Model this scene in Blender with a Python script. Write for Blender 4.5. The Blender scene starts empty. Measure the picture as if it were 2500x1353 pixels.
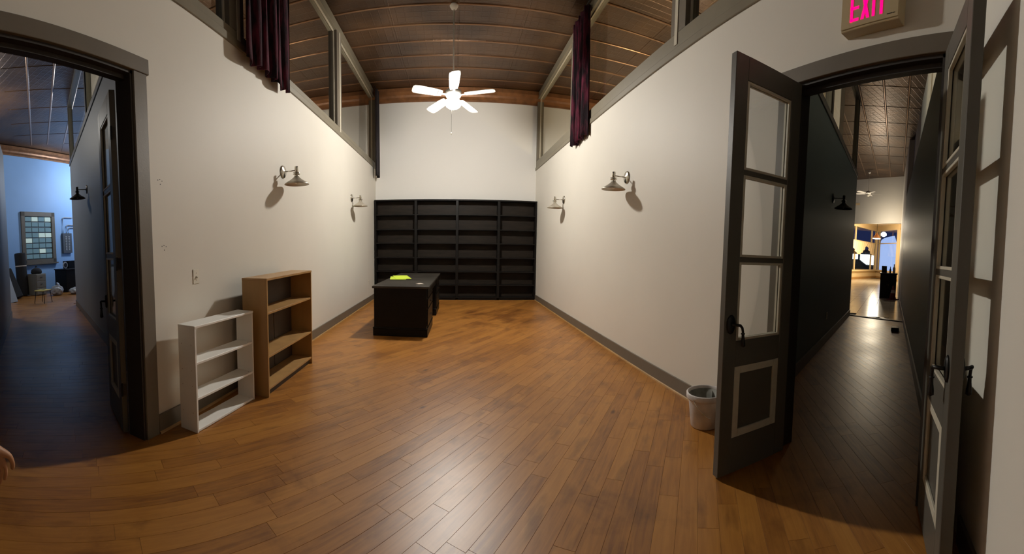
import bpy, bmesh, math, random
from mathutils import Vector, Matrix
random.seed(7)
S = bpy.context.scene
C = S.collection
PI = math.pi
H = 1.42                                   # lens height

# ------------------------------------------------------------------ camera
cam = bpy.data.cameras.new('camera')
cam.type = 'PANO'
cam.panorama_type = 'CENTRAL_CYLINDRICAL'
RP, CX, CY = 950.0, 1108.0, 657.0
cam.central_cylindrical_radius = 1.0
cam.central_cylindrical_range_u_min = -CX / RP
cam.central_cylindrical_range_u_max = (2500 - CX) / RP
cam.central_cylindrical_range_v_min = -(1353 - CY) / RP
cam.central_cylindrical_range_v_max = CY / RP
cam.clip_start = 0.02
cam_ob = bpy.data.objects.new('camera', cam)
C.objects.link(cam_ob)
_r, _p = math.radians(-0.45), -math.radians(3.6)
def _cam_dir(x, y, z):
    x, z = x * math.cos(_r) + z * math.sin(_r), -x * math.sin(_r) + z * math.cos(_r)
    y, z = y * math.cos(_p) - z * math.sin(_p), y * math.sin(_p) + z * math.cos(_p)
    return Vector((x, y, z))
_R, _F, _U = _cam_dir(1, 0, 0), _cam_dir(0, 1, 0), _cam_dir(0, 0, 1)
cam_ob.matrix_world = Matrix(((_R.x, _U.x, -_F.x, 0), (_R.y, _U.y, -_F.y, 0), (_R.z, _U.z, -_F.z, H), (0, 0, 0, 1)))
S.camera = cam_ob

# ------------------------------------------------------------------ view, world, lights
S.view_settings.view_transform = 'Standard'
S.view_settings.look = 'None'
S.view_settings.gamma = 1
S.view_settings.use_curve_mapping = False
S.view_settings.exposure = 0.18
S.cycles.max_bounces = 8
S.cycles.diffuse_bounces = 5
S.cycles.sample_clamp_indirect = 6.0
S.cycles.caustics_reflective = False
S.cycles.caustics_refractive = False
wd = bpy.data.worlds.new('night'); S.world = wd; wd.use_nodes = True
wd.node_tree.nodes['Background'].inputs[0].default_value = (0.022, 0.032, 0.11, 1)
wd.node_tree.nodes['Background'].inputs[1].default_value = 0.6

FAN = (-0.03, 6.65)                        # ceiling fan axis
def lamp(name, loc, power, color, radius, falloff='Quadratic'):
    l = bpy.data.lights.new(name, 'POINT'); l.energy = power; l.color = color; l.shadow_soft_size = radius
    if falloff != 'Quadratic':
        l.use_nodes = True
        nt = l.node_tree; em = nt.nodes['Emission']
        fo = nt.nodes.new('ShaderNodeLightFalloff'); fo.inputs['Strength'].default_value = 1.0
        nt.links.new(fo.outputs[falloff], em.inputs['Strength'])
    o = bpy.data.objects.new(name, l); o.location = loc; C.objects.link(o); return o
lamp('fan_light', (FAN[0], FAN[1], 3.74), 92, (1.0, 0.95, 0.87), 0.10, 'Linear')
lamp('fan_light_core', (FAN[0], FAN[1], 3.74), 62, (1.0, 0.95, 0.87), 0.10)
lamp('far_room_light', (-11.4, 9.8, 4.3), 240, (0.84, 0.92, 1.0), 0.3)
lamp('hall_wall_fill', (-9.3, 3.55, 4.4), 120, (1.0, 0.96, 0.88), 0.3)  # unseen fill added to brighten the left hall wall
lamp('right_side_room_light', (4.6, 7.4, 2.2), 190, (1.0, 0.80, 0.48), 0.15)
lamp('left_side_room_light', (-4.4, 7.6, 2.2), 90, (1.0, 0.80, 0.55), 0.15)
lamp('front_window_light', (22.5, 11.96, 2.55), 330, (1.0, 0.85, 0.60), 0.12)
lamp('front_room_fill', (15.2, 8.2, 3.0), 80, (1.0, 0.86, 0.66), 0.2)  # extra fill added for the front room, without a fixture

# ------------------------------------------------------------------ materials
def mat(name, col, rough=0.5, metal=0.0, bump=0.0, bscale=60, var=0.0, vscale=4, spec=0.5, emit=None, estr=0, stretch=None, coat=0):
    m = bpy.data.materials.new(name); m.use_nodes = True
    nt = m.node_tree; b = nt.nodes['Principled BSDF']
    b.inputs['Base Color'].default_value = (*col, 1)
    b.inputs['Roughness'].default_value = rough
    b.inputs['Metallic'].default_value = metal
    b.inputs['Specular IOR Level'].default_value = spec
    b.inputs['Coat Weight'].default_value = coat
    geo = nt.nodes.new('ShaderNodeNewGeometry')
    src = geo.outputs['Position']
    if stretch:
        mp = nt.nodes.new('ShaderNodeMapping'); mp.inputs['Scale'].default_value = stretch
        nt.links.new(src, mp.inputs[0]); src = mp.outputs[0]
    if bump:
        n = nt.nodes.new('ShaderNodeTexNoise'); n.inputs['Scale'].default_value = bscale; n.inputs['Detail'].default_value = 3
        bp = nt.nodes.new('ShaderNodeBump'); bp.inputs['Strength'].default_value = bump; bp.inputs['Distance'].default_value = 0.01
        nt.links.new(src, n.inputs['Vector']); nt.links.new(n.outputs[0], bp.inputs['Height']); nt.links.new(bp.outputs[0], b.inputs['Normal'])
    if var:
        n = nt.nodes.new('ShaderNodeTexNoise'); n.inputs['Scale'].default_value = vscale; n.inputs['Detail'].default_value = 5
        r = nt.nodes.new('ShaderNodeValToRGB')
        r.color_ramp.elements[0].position = 0.3; r.color_ramp.elements[1].position = 0.7
        r.color_ramp.elements[0].color = (*[c * (1 - var) for c in col], 1)
        r.color_ramp.elements[1].color = (*[min(1, c * (1 + var)) for c in col], 1)
        nt.links.new(src, n.inputs['Vector']); nt.links.new(n.outputs[0], r.inputs[0]); nt.links.new(r.outputs[0], b.inputs['Base Color'])
    if emit:
        b.inputs['Emission Color'].default_value = (*emit, 1); b.inputs['Emission Strength'].default_value = estr
    return m

def floor_mat():
    m = mat('oak_floor', (0.3, 0.14, 0.04), 0.3)
    nt = m.node_tree; b = nt.nodes['Principled BSDF']; L = nt.links.new; N = nt.nodes.new
    geo = nt.nodes['Geometry']
    at = N('ShaderNodeAttribute'); at.attribute_name = 'tone'
    sh = N('ShaderNodeVectorMath'); sh.operation = 'MULTIPLY_ADD'; sh.inputs[1].default_value = (1, 1, 1)
    sc = N('ShaderNodeVectorMath'); sc.operation = 'SCALE'; sc.inputs['Scale'].default_value = 7.0
    L(at.outputs['Color'], sc.inputs[0]); L(geo.outputs['Position'], sh.inputs[0]); L(sc.outputs[0], sh.inputs[2])
    rot = N('ShaderNodeMapping'); rot.inputs['Rotation'].default_value = (0, 0, math.radians(PLANK_AZ))
    L(sh.outputs[0], rot.inputs[0])
    st = N('ShaderNodeMapping'); st.inputs['Scale'].default_value = (22, 1.6, 10); L(rot.outputs[0], st.inputs[0])
    gr = N('ShaderNodeTexNoise'); gr.inputs['Scale'].default_value = 2.2; gr.inputs['Detail'].default_value = 6; gr.inputs['Distortion'].default_value = 0.6
    L(st.outputs[0], gr.inputs['Vector'])
    st2 = N('ShaderNodeMapping'); st2.inputs['Scale'].default_value = (5, 1.6, 3); L(rot.outputs[0], st2.inputs[0])
    kn = N('ShaderNodeTexNoise'); kn.inputs['Scale'].default_value = 1.6; kn.inputs['Detail'].default_value = 4
    L(st2.outputs[0], kn.inputs['Vector'])
    stn = N('ShaderNodeTexNoise'); stn.inputs['Scale'].default_value = 0.9; stn.inputs['Detail'].default_value = 4
    L(geo.outputs['Position'], stn.inputs['Vector'])
    sep = N('ShaderNodeSeparateColor'); L(at.outputs['Color'], sep.inputs[0])
    a1 = N('ShaderNodeMath'); a1.operation = 'MULTIPLY_ADD'; a1.inputs[1].default_value = 0.55; L(gr.outputs[0], a1.inputs[0])
    a2 = N('ShaderNodeMath'); a2.operation = 'MULTIPLY_ADD'; a2.inputs[1].default_value = 0.22; L(sep.outputs[0], a2.inputs[0])
    a3 = N('ShaderNodeMath'); a3.operation = 'MULTIPLY_ADD'; a3.inputs[1].default_value = 0.35; a3.inputs[2].default_value = -0.12; L(kn.outputs[0], a3.inputs[0])
    L(a3.outputs[0], a2.inputs[2]); L(a2.outputs[0], a1.inputs[2])
    r = N('ShaderNodeValToRGB'); e = r.color_ramp.elements
    e[0].position = 0.18; e[0].color = (0.20, 0.075, 0.017, 1)
    e[1].position = 0.86; e[1].color = (0.54, 0.265, 0.060, 1)
    x = e.new(0.40); x.color = (0.35, 0.142, 0.026, 1)
    x = e.new(0.62); x.color = (0.43, 0.188, 0.036, 1)
    L(a1.outputs[0], r.inputs[0])
    # worn dark stains
    r2 = N('ShaderNodeValToRGB'); r2.color_ramp.elements[0].position = 0.56; r2.color_ramp.elements[1].position = 0.72
    r2.color_ramp.elements[0].color = (1, 1, 1, 1); r2.color_ramp.elements[1].color = (0.55, 0.5, 0.5, 1)
    L(kn.outputs[0], r2.inputs[0])
    mx = N('ShaderNodeMix'); mx.data_type = 'RGBA'; mx.blend_type = 'MULTIPLY'; mx.inputs['Factor'].default_value = 1
    L(r.outputs[0], mx.inputs['A']); L(r2.outputs[0], mx.inputs['B']); 
    # knots: small dark spots
    vo = N('ShaderNodeTexVoronoi'); vo.inputs['Scale'].default_value = 1.5; vo.inputs['Randomness'].default_value = 1
    st3 = N('ShaderNodeMapping'); st3.inputs['Scale'].default_value = (1.7, 0.8, 1); L(rot.outputs[0], st3.inputs[0]); L(st3.outputs[0], vo.inputs['Vector'])
    r3 = N('ShaderNodeValToRGB'); r3.color_ramp.elements[0].position = 0.02; r3.color_ramp.elements[1].position = 0.07
    r3.color_ramp.elements[0].color = (0.35, 0.28, 0.25, 1); r3.color_ramp.elements[1].color = (1, 1, 1, 1); L(vo.outputs['Distance'], r3.inputs[0])
    mx2 = N('ShaderNodeMix'); mx2.data_type = 'RGBA'; mx2.blend_type = 'MULTIPLY'; mx2.inputs['Factor'].default_value = 1
    L(mx.outputs['Result'], mx2.inputs['A']); L(r3.outputs[0], mx2.inputs['B'])
    # blotchy wear, and one old dark mark in front of the bookcase
    wn_ = N('ShaderNodeTexNoise'); wn_.inputs['Scale'].default_value = 1.7; wn_.inputs['Detail'].default_value = 7; wn_.inputs['Roughness'].default_value = 0.62; wn_.inputs['Distortion'].default_value = 0.4
    L(geo.outputs['Position'], wn_.inputs['Vector'])
    wr = N('ShaderNodeValToRGB'); wr.color_ramp.elements[0].position = 0.55; wr.color_ramp.elements[1].position = 0.74
    wr.color_ramp.elements[0].color = (1, 1, 1, 1); wr.color_ramp.elements[1].color = (0.50, 0.44, 0.42, 1); L(wn_.outputs[0], wr.inputs[0])
    ds_ = N('ShaderNodeVectorMath'); ds_.operation = 'DISTANCE'; ds_.inputs[1].default_value = (0.95, 7.7, 0); L(geo.outputs['Position'], ds_.inputs[0])
    dm = N('ShaderNodeMapRange'); dm.inputs['From Min'].default_value = 0.2; dm.inputs['From Max'].default_value = 1.1; dm.inputs['To Min'].default_value = 0.22; dm.inputs['To Max'].default_value = 0.0; L(ds_.outputs['Value'], dm.inputs['Value'])
    sm = N('ShaderNodeMath'); sm.operation = 'ADD'; L(wn_.outputs[0], sm.inputs[0]); L(dm.outputs[0], sm.inputs[1]); L(sm.outputs[0], wr.inputs[0])
    mx3 = N('ShaderNodeMix'); mx3.data_type = 'RGBA'; mx3.blend_type = 'MULTIPLY'; mx3.inputs['Factor'].default_value = 1
    L(mx2.outputs['Result'], mx3.inputs['A']); L(wr.outputs[0], mx3.inputs['B'])
    L(mx3.outputs['Result'], b.inputs['Base Color'])
    rr = N('ShaderNodeMapRange'); rr.inputs['To Min'].default_value = 0.30; rr.inputs['To Max'].default_value = 0.46
    L(stn.outputs[0], rr.inputs['Value']); L(rr.outputs[0], b.inputs['Roughness'])
    bp = N('ShaderNodeBump'); bp.inputs['Strength'].default_value = 0.12; bp.inputs['Distance'].default_value = 0.004
    st4 = N('ShaderNodeMapping'); st4.inputs['Scale'].default_value = (9, 2.5, 5); L(rot.outputs[0], st4.inputs[0])
    n4 = N('ShaderNodeTexNoise'); n4.inputs['Scale'].default_value = 1.3; n4.inputs['Detail'].default_value = 3; L(st4.outputs[0], n4.inputs['Vector'])
    L(n4.outputs[0], bp.inputs['Height']); L(bp.outputs[0], b.inputs['Normal'])
    return m

def tin_mat():
    m = mat('pressed_tin', (0.10, 0.062, 0.035), 0.34, 0.5)
    nt = m.node_tree; b = nt.nodes['Principled BSDF']; L = nt.links.new; N = nt.nodes.new
    geo = nt.nodes['Geometry']
    n = N('ShaderNodeTexNoise'); n.inputs['Scale'].default_value = 1.3; n.inputs['Detail'].default_value = 6; L(geo.outputs['Position'], n.inputs['Vector'])
    r = N('ShaderNodeValToRGB'); r.color_ramp.elements[0].position = 0.3; r.color_ramp.elements[1].position = 0.72
    r.color_ramp.elements[0].color = (0.055, 0.029, 0.015, 1); r.color_ramp.elements[1].color = (0.135, 0.070, 0.031, 1)
    L(n.outputs[0], r.inputs[0]); L(r.outputs[0], b.inputs['Base Color'])
    ck = N('ShaderNodeTexBrick'); ck.offset = 0.0; ck.inputs['Scale'].default_value = 1.0; ck.inputs['Brick Width'].default_value = 0.145
    ck.inputs['Row Height'].default_value = 0.145; ck.inputs['Mortar Size'].default_value = 0.012; ck.inputs['Mortar Smooth'].default_value = 1
    ck.inputs['Color1'].default_value = (0, 0, 0, 1); ck.inputs['Color2'].default_value = (0.1, 0.1, 0.1, 1); ck.inputs['Mortar'].default_value = (1, 1, 1, 1)
    L(geo.outputs['Position'], ck.inputs['Vector'])
    n2 = N('ShaderNodeTexNoise'); n2.inputs['Scale'].default_value = 28; n2.inputs['Detail'].default_value = 3; L(geo.outputs['Position'], n2.inputs['Vector'])
    ad = N('ShaderNodeMath'); ad.operation = 'ADD'; L(ck.outputs['Color'], ad.inputs[0]); L(n2.outputs[0], ad.inputs[1])
    bp = N('ShaderNodeBump'); bp.inputs['Strength'].default_value = 0.35; bp.inputs['Distance'].default_value = 0.006
    L(ad.outputs[0], bp.inputs['Height']); L(bp.outputs[0], b.inputs['Normal'])
    return m

def glass_mat(name='pane_glass', tint=(0.96, 0.97, 0.96), refl=0.35):
    m = bpy.data.materials.new(name); m.use_nodes = True; nt = m.node_tree; nt.nodes.clear()
    N = nt.nodes.new; L = nt.links.new
    o = N('ShaderNodeOutputMaterial'); t = N('ShaderNodeBsdfTransparent'); t.inputs[0].default_value = (*tint, 1)
    g = N('ShaderNodeBsdfGlossy'); g.inputs['Roughness'].default_value = 0.02; f = N('ShaderNodeFresnel'); f.inputs[0].default_value = 1.45
    k = N('ShaderNodeMath'); k.operation = 'MULTIPLY'; k.inputs[1].default_value = refl; L(f.outputs[0], k.inputs[0])
    x = N('ShaderNodeMixShader'); L(k.outputs[0], x.inputs[0]); L(t.outputs[0], x.inputs[1]); L(g.outputs[0], x.inputs[2]); L(x.outputs[0], o.inputs[0])
    return m

PLANK_AZ = 36.0
M = {}
M['wall'] = mat('cream_wall_paint', (0.70, 0.665, 0.59), 0.6, bump=0.04, bscale=180, var=0.02, vscale=1.2)
M['wall_back'] = mat('white_wall_paint', (0.72, 0.70, 0.66), 0.6, bump=0.03, bscale=180)
M['hall'] = mat('grey_hall_paint', (0.24, 0.24, 0.23), 0.55, bump=0.04, bscale=180)
M['hall_teal'] = mat('dark_teal_hall_paint', (0.12, 0.17, 0.18), 0.55, bump=0.04, bscale=180)
M['bluewall'] = mat('blue_far_wall_paint', (0.27, 0.47, 0.80), 0.6, bump=0.03, bscale=120, var=0.05, vscale=0.8)  # blue is the wall paint's own colour
M['trim'] = mat('taupe_trim_paint', (0.150, 0.128, 0.098), 0.45, bump=0.05, bscale=90, var=0.06)
M['sill'] = mat('khaki_sill_paint', (0.20, 0.175, 0.125), 0.45, bump=0.04, bscale=90, var=0.05)
M['bead'] = mat('ivory_bead_paint', (0.52, 0.48, 0.38), 0.45, bump=0.05, bscale=120, var=0.06, vscale=20)
M['door'] = mat('charcoal_door_paint', (0.098, 0.090, 0.074), 0.42, bump=0.05, bscale=100, var=0.06)
M['jamb'] = mat('dark_jamb_stain', (0.028, 0.022, 0.018), 0.5, bump=0.08, bscale=60)
M['floor'] = floor_mat()
M['subfloor'] = mat('dark_subfloor', (0.10, 0.04, 0.015), 0.8)
M['tin'] = tin_mat()
M['tinridge_glint'] = mat('tin_ridge_glint', (0.26, 0.15, 0.085), 0.30, 0.6, bump=0.1, bscale=30)  # lighter than the panels: seam highlights put into the ridge colour
M['crown'] = mat('copper_crown', (0.22, 0.095, 0.035), 0.4, 0.3, bump=0.2, bscale=40, var=0.25, vscale=6)
M['black'] = mat('black_stained_wood', (0.0065, 0.0055, 0.0048), 0.42, spec=0.2, bump=0.05, bscale=30, var=0.3, vscale=5, stretch=(1, 6, 6))
M['blacktop'] = mat('worn_black_desk_top', (0.036, 0.031, 0.024), 0.38, bump=0.05, bscale=20, var=0.5, vscale=3)
M['back_panel'] = mat('dark_brown_bookcase_back', (0.016, 0.011, 0.007), 0.55, spec=0.2, bump=0.05, bscale=30, var=0.35, vscale=3, stretch=(1, 6, 6))
M['white'] = mat('white_laminate', (0.86, 0.85, 0.81), 0.4, bump=0.02, bscale=60)
M['oak'] = mat('oak_laminate', (0.41, 0.235, 0.085), 0.42, bump=0.05, bscale=12, var=0.16, vscale=6, stretch=(1, 1, 0.12))
M['oakdark'] = mat('brown_hardboard', (0.055, 0.035, 0.02), 0.6)
M['nickel'] = mat('brushed_nickel', (0.62, 0.58, 0.50), 0.22, 1.0, bump=0.02)
M['shade'] = mat('silver_enamel_shade', (0.50, 0.45, 0.37), 0.35, 0.45)
M['iron'] = mat('black_iron', (0.010, 0.010, 0.010), 0.4, 0.3)
M['bronze'] = mat('dark_bronze', (0.05, 0.035, 0.025), 0.35, 0.7)
M['glass'] = glass_mat()
M['velvet'] = mat('burgundy_velvet', (0.020, 0.004, 0.008), 0.85, spec=0.2, bump=0.5, bscale=35, var=0.6, vscale=3, stretch=(5, 5, 1))
M['velvet'].node_tree.nodes['Principled BSDF'].inputs['Sheen Weight'].default_value = 0.10
M['velvet'].node_tree.nodes['Principled BSDF'].inputs['Sheen Tint'].default_value = (0.9, 0.25, 0.4, 1)
_v = M['velvet'].node_tree
for _n in _v.nodes:
    if _n.type == 'VALTORGB':
        _n.color_ramp.elements[0].position = 0.44; _n.color_ramp.elements[0].color = (0.006, 0.003, 0.005, 1)
        _n.color_ramp.elements[1].position = 0.68; _n.color_ramp.elements[1].color = (0.115, 0.014, 0.034, 1)
M['velvet_dark'] = mat('black_velvet', (0.016, 0.012, 0.016), 0.85, bump=0.4, bscale=35)
M['fanwhite'] = mat('white_fan_enamel', (0.85, 0.83, 0.78), 0.35)
M['globe'] = mat('lit_glass_globe', (1, 1, 1), 0.3, emit=(1.0, 0.95, 0.85), estr=14)
_g = M['globe'].node_tree; _b = _g.nodes['Principled BSDF']; _t = _g.nodes.new('ShaderNodeBsdfTransparent'); _x = _g.nodes.new('ShaderNodeMixShader')
_x.inputs[0].default_value = 0.12; _g.links.new(_t.outputs[0], _x.inputs[1]); _g.links.new(_b.outputs[0], _x.inputs[2])
_g.links.new(_x.outputs[0], _g.nodes['Material Output'].inputs[0]); _b.inputs['Emission Strength'].default_value = 80
M['paper'] = mat('lime_paper', (0.62, 0.80, 0.06), 0.6, emit=None)
M['card'] = mat('pale_card', (0.55, 0.48, 0.42), 0.6)
M['ivory'] = mat('ivory_plastic', (0.72, 0.68, 0.58), 0.35)
M['bucket'] = mat('scuffed_white_plastic', (0.60, 0.56, 0.54), 0.4, bump=0.05, bscale=40, var=0.22, vscale=9)
M['bucket_in'] = mat('stained_bucket_inside', (0.20, 0.20, 0.17), 0.6, var=0.5, vscale=12)
M['exitbody'] = mat('beige_sign_plastic', (0.50, 0.40, 0.24), 0.45)
M['exitred'] = mat('lit_red_letters', (0.8, 0.0, 0.1), 0.4, emit=(1.0, 0.0, 0.14), estr=1.6)
M['ink'] = mat('black_print', (0.01, 0.01, 0.01), 0.5)
M['brass'] = mat('pale_brass', (0.55, 0.42, 0.18), 0.35, 0.6)
M['tile'] = mat('beige_ceramic_tile', (0.60, 0.54, 0.43), 0.18, bump=0.02, bscale=12, var=0.12, vscale=2)
M['grout'] = mat('brown_grout', (0.10, 0.08, 0.06), 0.8)
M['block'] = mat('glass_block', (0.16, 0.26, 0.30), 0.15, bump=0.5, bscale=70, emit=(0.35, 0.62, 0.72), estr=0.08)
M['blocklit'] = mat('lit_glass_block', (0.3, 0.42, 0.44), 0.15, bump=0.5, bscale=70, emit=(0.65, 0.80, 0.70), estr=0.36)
M['greypanel'] = mat('grey_steel', (0.12, 0.125, 0.13), 0.4, 0.4)
M['beigemetal'] = mat('beige_steel', (0.20, 0.185, 0.15), 0.45)
M['bag'] = mat('clear_plastic_bag', (0.38, 0.38, 0.38), 0.3, bump=0.6, bscale=25, var=0.4, vscale=12)
M['yellow'] = mat('yellow_plastic', (0.62, 0.50, 0.12), 0.5)
M['rug'] = mat('dark_rug_pile', (0.02, 0.02, 0.022), 0.95, bump=0.6, bscale=60)
M['board'] = mat('pale_board', (0.34, 0.36, 0.38), 0.6)
M['warmframe'] = mat('cream_window_paint', (0.70, 0.55, 0.33), 0.5)
M['swag'] = mat('cream_sheer_fabric', (0.75, 0.60, 0.38), 0.8, bump=0.3, bscale=20)
M['streetglow'] = mat('street_lamp', (1, 1, 1), 0.5, emit=(0.75, 0.88, 1.0), estr=22)
M['bluesign'] = mat('lit_blue_sign', (0.3, 0.45, 0.9), 0.4, emit=(0.40, 0.56, 1.0), estr=1.1)
M['shopglow'] = mat('lit_shop_window', (1, 1, 1), 0.4, emit=(0.95, 1.0, 0.98), estr=2.6)
M['asphalt'] = mat('night_asphalt', (0.08, 0.07, 0.07), 0.7, bump=0.3)
M['nightwall'] = mat('night_facade', (0.06, 0.07, 0.10), 0.8)
M['carpaint'] = mat('dark_car_paint', (0.05, 0.055, 0.06), 0.25, 0.4)
M['carglass'] = mat('dark_car_glass', (0.12, 0.14, 0.15), 0.1)
M['chrome'] = mat('chrome', (0.8, 0.8, 0.8), 0.15, 1)
M['pendant'] = mat('salmon_pendant_metal', (0.45, 0.22, 0.13), 0.4, 0.3)
M['bulb'] = mat('warm_bulb', (1, 1, 1), 0.5, emit=(1.0, 0.85, 0.6), estr=16)
M['cone'] = mat('dull_red_cone', (0.22, 0.05, 0.03), 0.5)
M['skin'] = mat('skin', (0.42, 0.21, 0.11), 0.5, bump=0.05, bscale=120)
M['shirt'] = mat('dark_shirt', (0.02, 0.022, 0.03), 0.9, bump=0.3, bscale=80)
M['jeans'] = mat('dark_jeans', (0.012, 0.014, 0.02), 0.9, bump=0.3, bscale=120)
M['hair'] = mat('brown_hair', (0.04, 0.022, 0.012), 0.6, bump=0.5, bscale=90)
M['shoe'] = mat('black_shoe', (0.01, 0.01, 0.01), 0.5)
M['bottle'] = mat('brown_bottle', (0.10, 0.07, 0.04), 0.25)

# ------------------------------------------------------------------ mesh building
class MB:
    def __init__(s): s.v = []; s.f = []
    def add(s, vs, fs):
        n = len(s.v); s.v += [tuple(v) for v in vs]; s.f += [tuple(i + n for i in f) for f in fs]; return s
    def box(s, x0, x1, y0, y1, z0, z1, mtx=None):
        vs = [Vector((x, y, z)) for z in (z0, z1) for y in (y0, y1) for x in (x0, x1)]
        if mtx is not None: vs = [mtx @ v for v in vs]
        return s.add(vs, [(0, 2, 3, 1), (4, 5, 7, 6), (0, 1, 5, 4), (2, 6, 7, 3), (0, 4, 6, 2), (1, 3, 7, 5)])
    def cbox(s, c, d, mtx=None):
        return s.box(c[0]-d[0]/2, c[0]+d[0]/2, c[1]-d[1]/2, c[1]+d[1]/2, c[2]-d[2]/2, c[2]+d[2]/2, mtx)
    def prism(s, poly, z0, z1):
        n = len(poly); vs = [(p[0], p[1], z0) for p in poly] + [(p[0], p[1], z1) for p in poly]
        return s.add(vs, [tuple(range(n))[::-1], tuple(range(n, 2*n))] + [(i, (i+1) % n, n+(i+1) % n, n+i) for i in range(n)])
    def lathe(s, prof, seg=24, c=(0, 0, 0), mtx=None, closed=False):
        vs = []
        for r, z in prof:
            for k in range(seg):
                a = 2*PI*k/seg; v = Vector((r*math.cos(a), r*math.sin(a), z))
                if mtx is not None: v = mtx @ v
                vs.append(v + Vector(c))
        fs = []; m = len(prof)
        for i in range(m - (0 if closed else 1)):
            j = (i+1) % m
            for k in range(seg):
                fs.append((i*seg+k, i*seg+(k+1) % seg, j*seg+(k+1) % seg, j*seg+k))
        if not closed:
            fs.append(tuple(range(seg))[::-1]); fs.append(tuple(range((m-1)*seg, m*seg)))
        return s.add(vs, fs)
    def tube(s, pts, r, seg=10):
        pts = [Vector(p) for p in pts]; rs = r if isinstance(r, (list, tuple)) else [r]*len(pts)
        vs = []; up = Vector((0, 0, 1))
        for i, p in enumerate(pts):
            t = (pts[min(i+1, len(pts)-1)] - pts[max(i-1, 0)]).normalized()
            a = t.cross(up)
            if a.length < 1e-3: a = t.cross(Vector((1, 0, 0)))
            a.normalize(); b = t.cross(a).normalized()
            for k in range(seg):
                an = 2*PI*k/seg; vs.append(p + a*math.cos(an)*rs[i] + b*math.sin(an)*rs[i])
        fs = []
        for i in range(len(pts)-1):
            for k in range(seg): fs.append((i*seg+k, i*seg+(k+1) % seg, (i+1)*seg+(k+1) % seg, (i+1)*seg+k))
        fs.append(tuple(range(seg))[::-1]); fs.append(tuple(range((len(pts)-1)*seg, len(pts)*seg)))
        return s.add(vs, fs)
    def mesh(s, name, material, bevel=0, smooth=False):
        me = bpy.data.meshes.new(name); me.from_pydata(s.v, [], s.f)
        bm = bmesh.new(); bm.from_mesh(me); bmesh.ops.recalc_face_normals(bm, faces=bm.faces)
        if bevel: bmesh.ops.bevel(bm, geom=list(bm.edges), offset=bevel, segments=1, affect='EDGES', profile=0.5)
        bm.to_mesh(me); bm.free()
        me.materials.append(material)
        if smooth:
            for p in me.polygons: p.use_smooth = len(p.vertices) < 8
        return me
    def build(s, name, material, parent=None, bevel=0, smooth=False, kind=None, label=None):
        o = bpy.data.objects.new(name, s.mesh(name, material, bevel, smooth)); C.objects.link(o)
        if parent: o.parent = parent
        if kind: o['kind'] = kind
        if label: o['label'] = label
        return o

def tag(o, label=None, cat=None, group=None, kind=None):
    if label: o['label'] = label
    if cat: o['category'] = cat
    if group: o['group'] = group
    if kind: o['kind'] = kind
    return o
def thing(name, label, cat, loc=(0, 0, 0), rz=0, group=None):
    o = bpy.data.objects.new(name, None); C.objects.link(o); o.empty_display_size = 0.1
    o.location = loc; o.rotation_euler = (0, 0, rz)
    return tag(o, label, cat, group)
def dup(root, loc, rz, label=None, group=None):
    def cp(o, par):
        c = o.copy(); C.objects.link(c); c.parent = par
        for ch in o.children: cp(ch, c)
        return c
    kids = list(root.children)
    r = root.copy(); C.objects.link(r); r.location = loc; r.rotation_euler = (0, 0, rz)
    for k in kids: cp(k, r)
    if label: r['label'] = label
    if group: r['group'] = group
    return r
def bx(name, material, parent, x0, x1, y0, y1, z0, z1, bevel=0, kind=None, mtx=None, label=None):
    return MB().box(x0, x1, y0, y1, z0, z1, mtx).build(name, material, parent, bevel, kind=kind, label=label)
def Rz(a): return Matrix.Rotation(a, 4, 'Z')
def frame2(p, q):                       # local x from p to q, z up
    p = Vector((p[0], p[1], 0)); q = Vector((q[0], q[1], 0)); d = (q-p)
    return Matrix.Translation(p) @ Rz(math.atan2(d.y, d.x)), d.length

# ------------------------------------------------------------------ dimensions
XL, XR, YB = -2.062, 2.125, 10.15
TW = 0.15
ZC = 5.35                                  # ceiling
SILL = 3.385
DL0, DL1, DLZ = 0.70, 1.965, 2.70          # left doorway
DR0, DR1, DRZ = 0.745, 1.86, 2.63           # right doorway
LH0, LH1 = (-2.23, 2.349), (-8.75, 5.931)  # left hall, right-hand wall
RH0, RH1 = (2.29, 2.280), (8.35, 5.088)    # right hall, left-hand wall
RR0, RR1 = (2.29, 0.682), (15.6, 7.094)    # right hall, right-hand wall
LL0, LL1 = (-2.23, 0.41), (-8.2, 3.60)     # left hall, left-hand wall

# ------------------------------------------------------------------ setting: walls
w = MB()
w.box(XL-TW, XL, -3.0, DL0, 0, SILL).box(XL-TW, XL, DL1, YB, 0, SILL).box(XL-TW, XL, DL0, DL1, DLZ, SILL)
w.build('wall_left', M['wall'], kind='structure')
w = MB()
w.box(XR, XR+TW, DR1, YB, 0, SILL).box(XR, XR+TW, DR0, DR1, DRZ, SILL)
w.box(XR, XR+TW, 0.55, DR0, 0, SILL)
w.build('wall_right', M['wall'], kind='structure')
m_, l_ = frame2((XR+0.03, 0.575), (1.18, 0.012))
MB().box(0, l_, 0, 0.12, 0, SILL, m_).build('wall_right_corner', M['wall'], kind='structure')
MB().box(1.18, 1.30, -3.0, 0.03, 0, SILL).build('wall_right_near', M['wall'], kind='structure')
MB().box(-6.6, 6.6, YB, YB+0.15, 0, ZC).build('wall_back', M['wall_back'], kind='structure')
MB().box(XL-TW, 1.30, -3.15, -3.0, 0, ZC).build('wall_front', M['wall'], kind='structure')
MB().box(-6.65, -6.5, 4.95, YB, 0, ZC).build('wall_left_outer', M['wall'], kind='structure')
MB().box(6.5, 6.65, 4.45, YB, 0, ZC).build('wall_right_outer', M['wall'], kind='structure')
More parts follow.
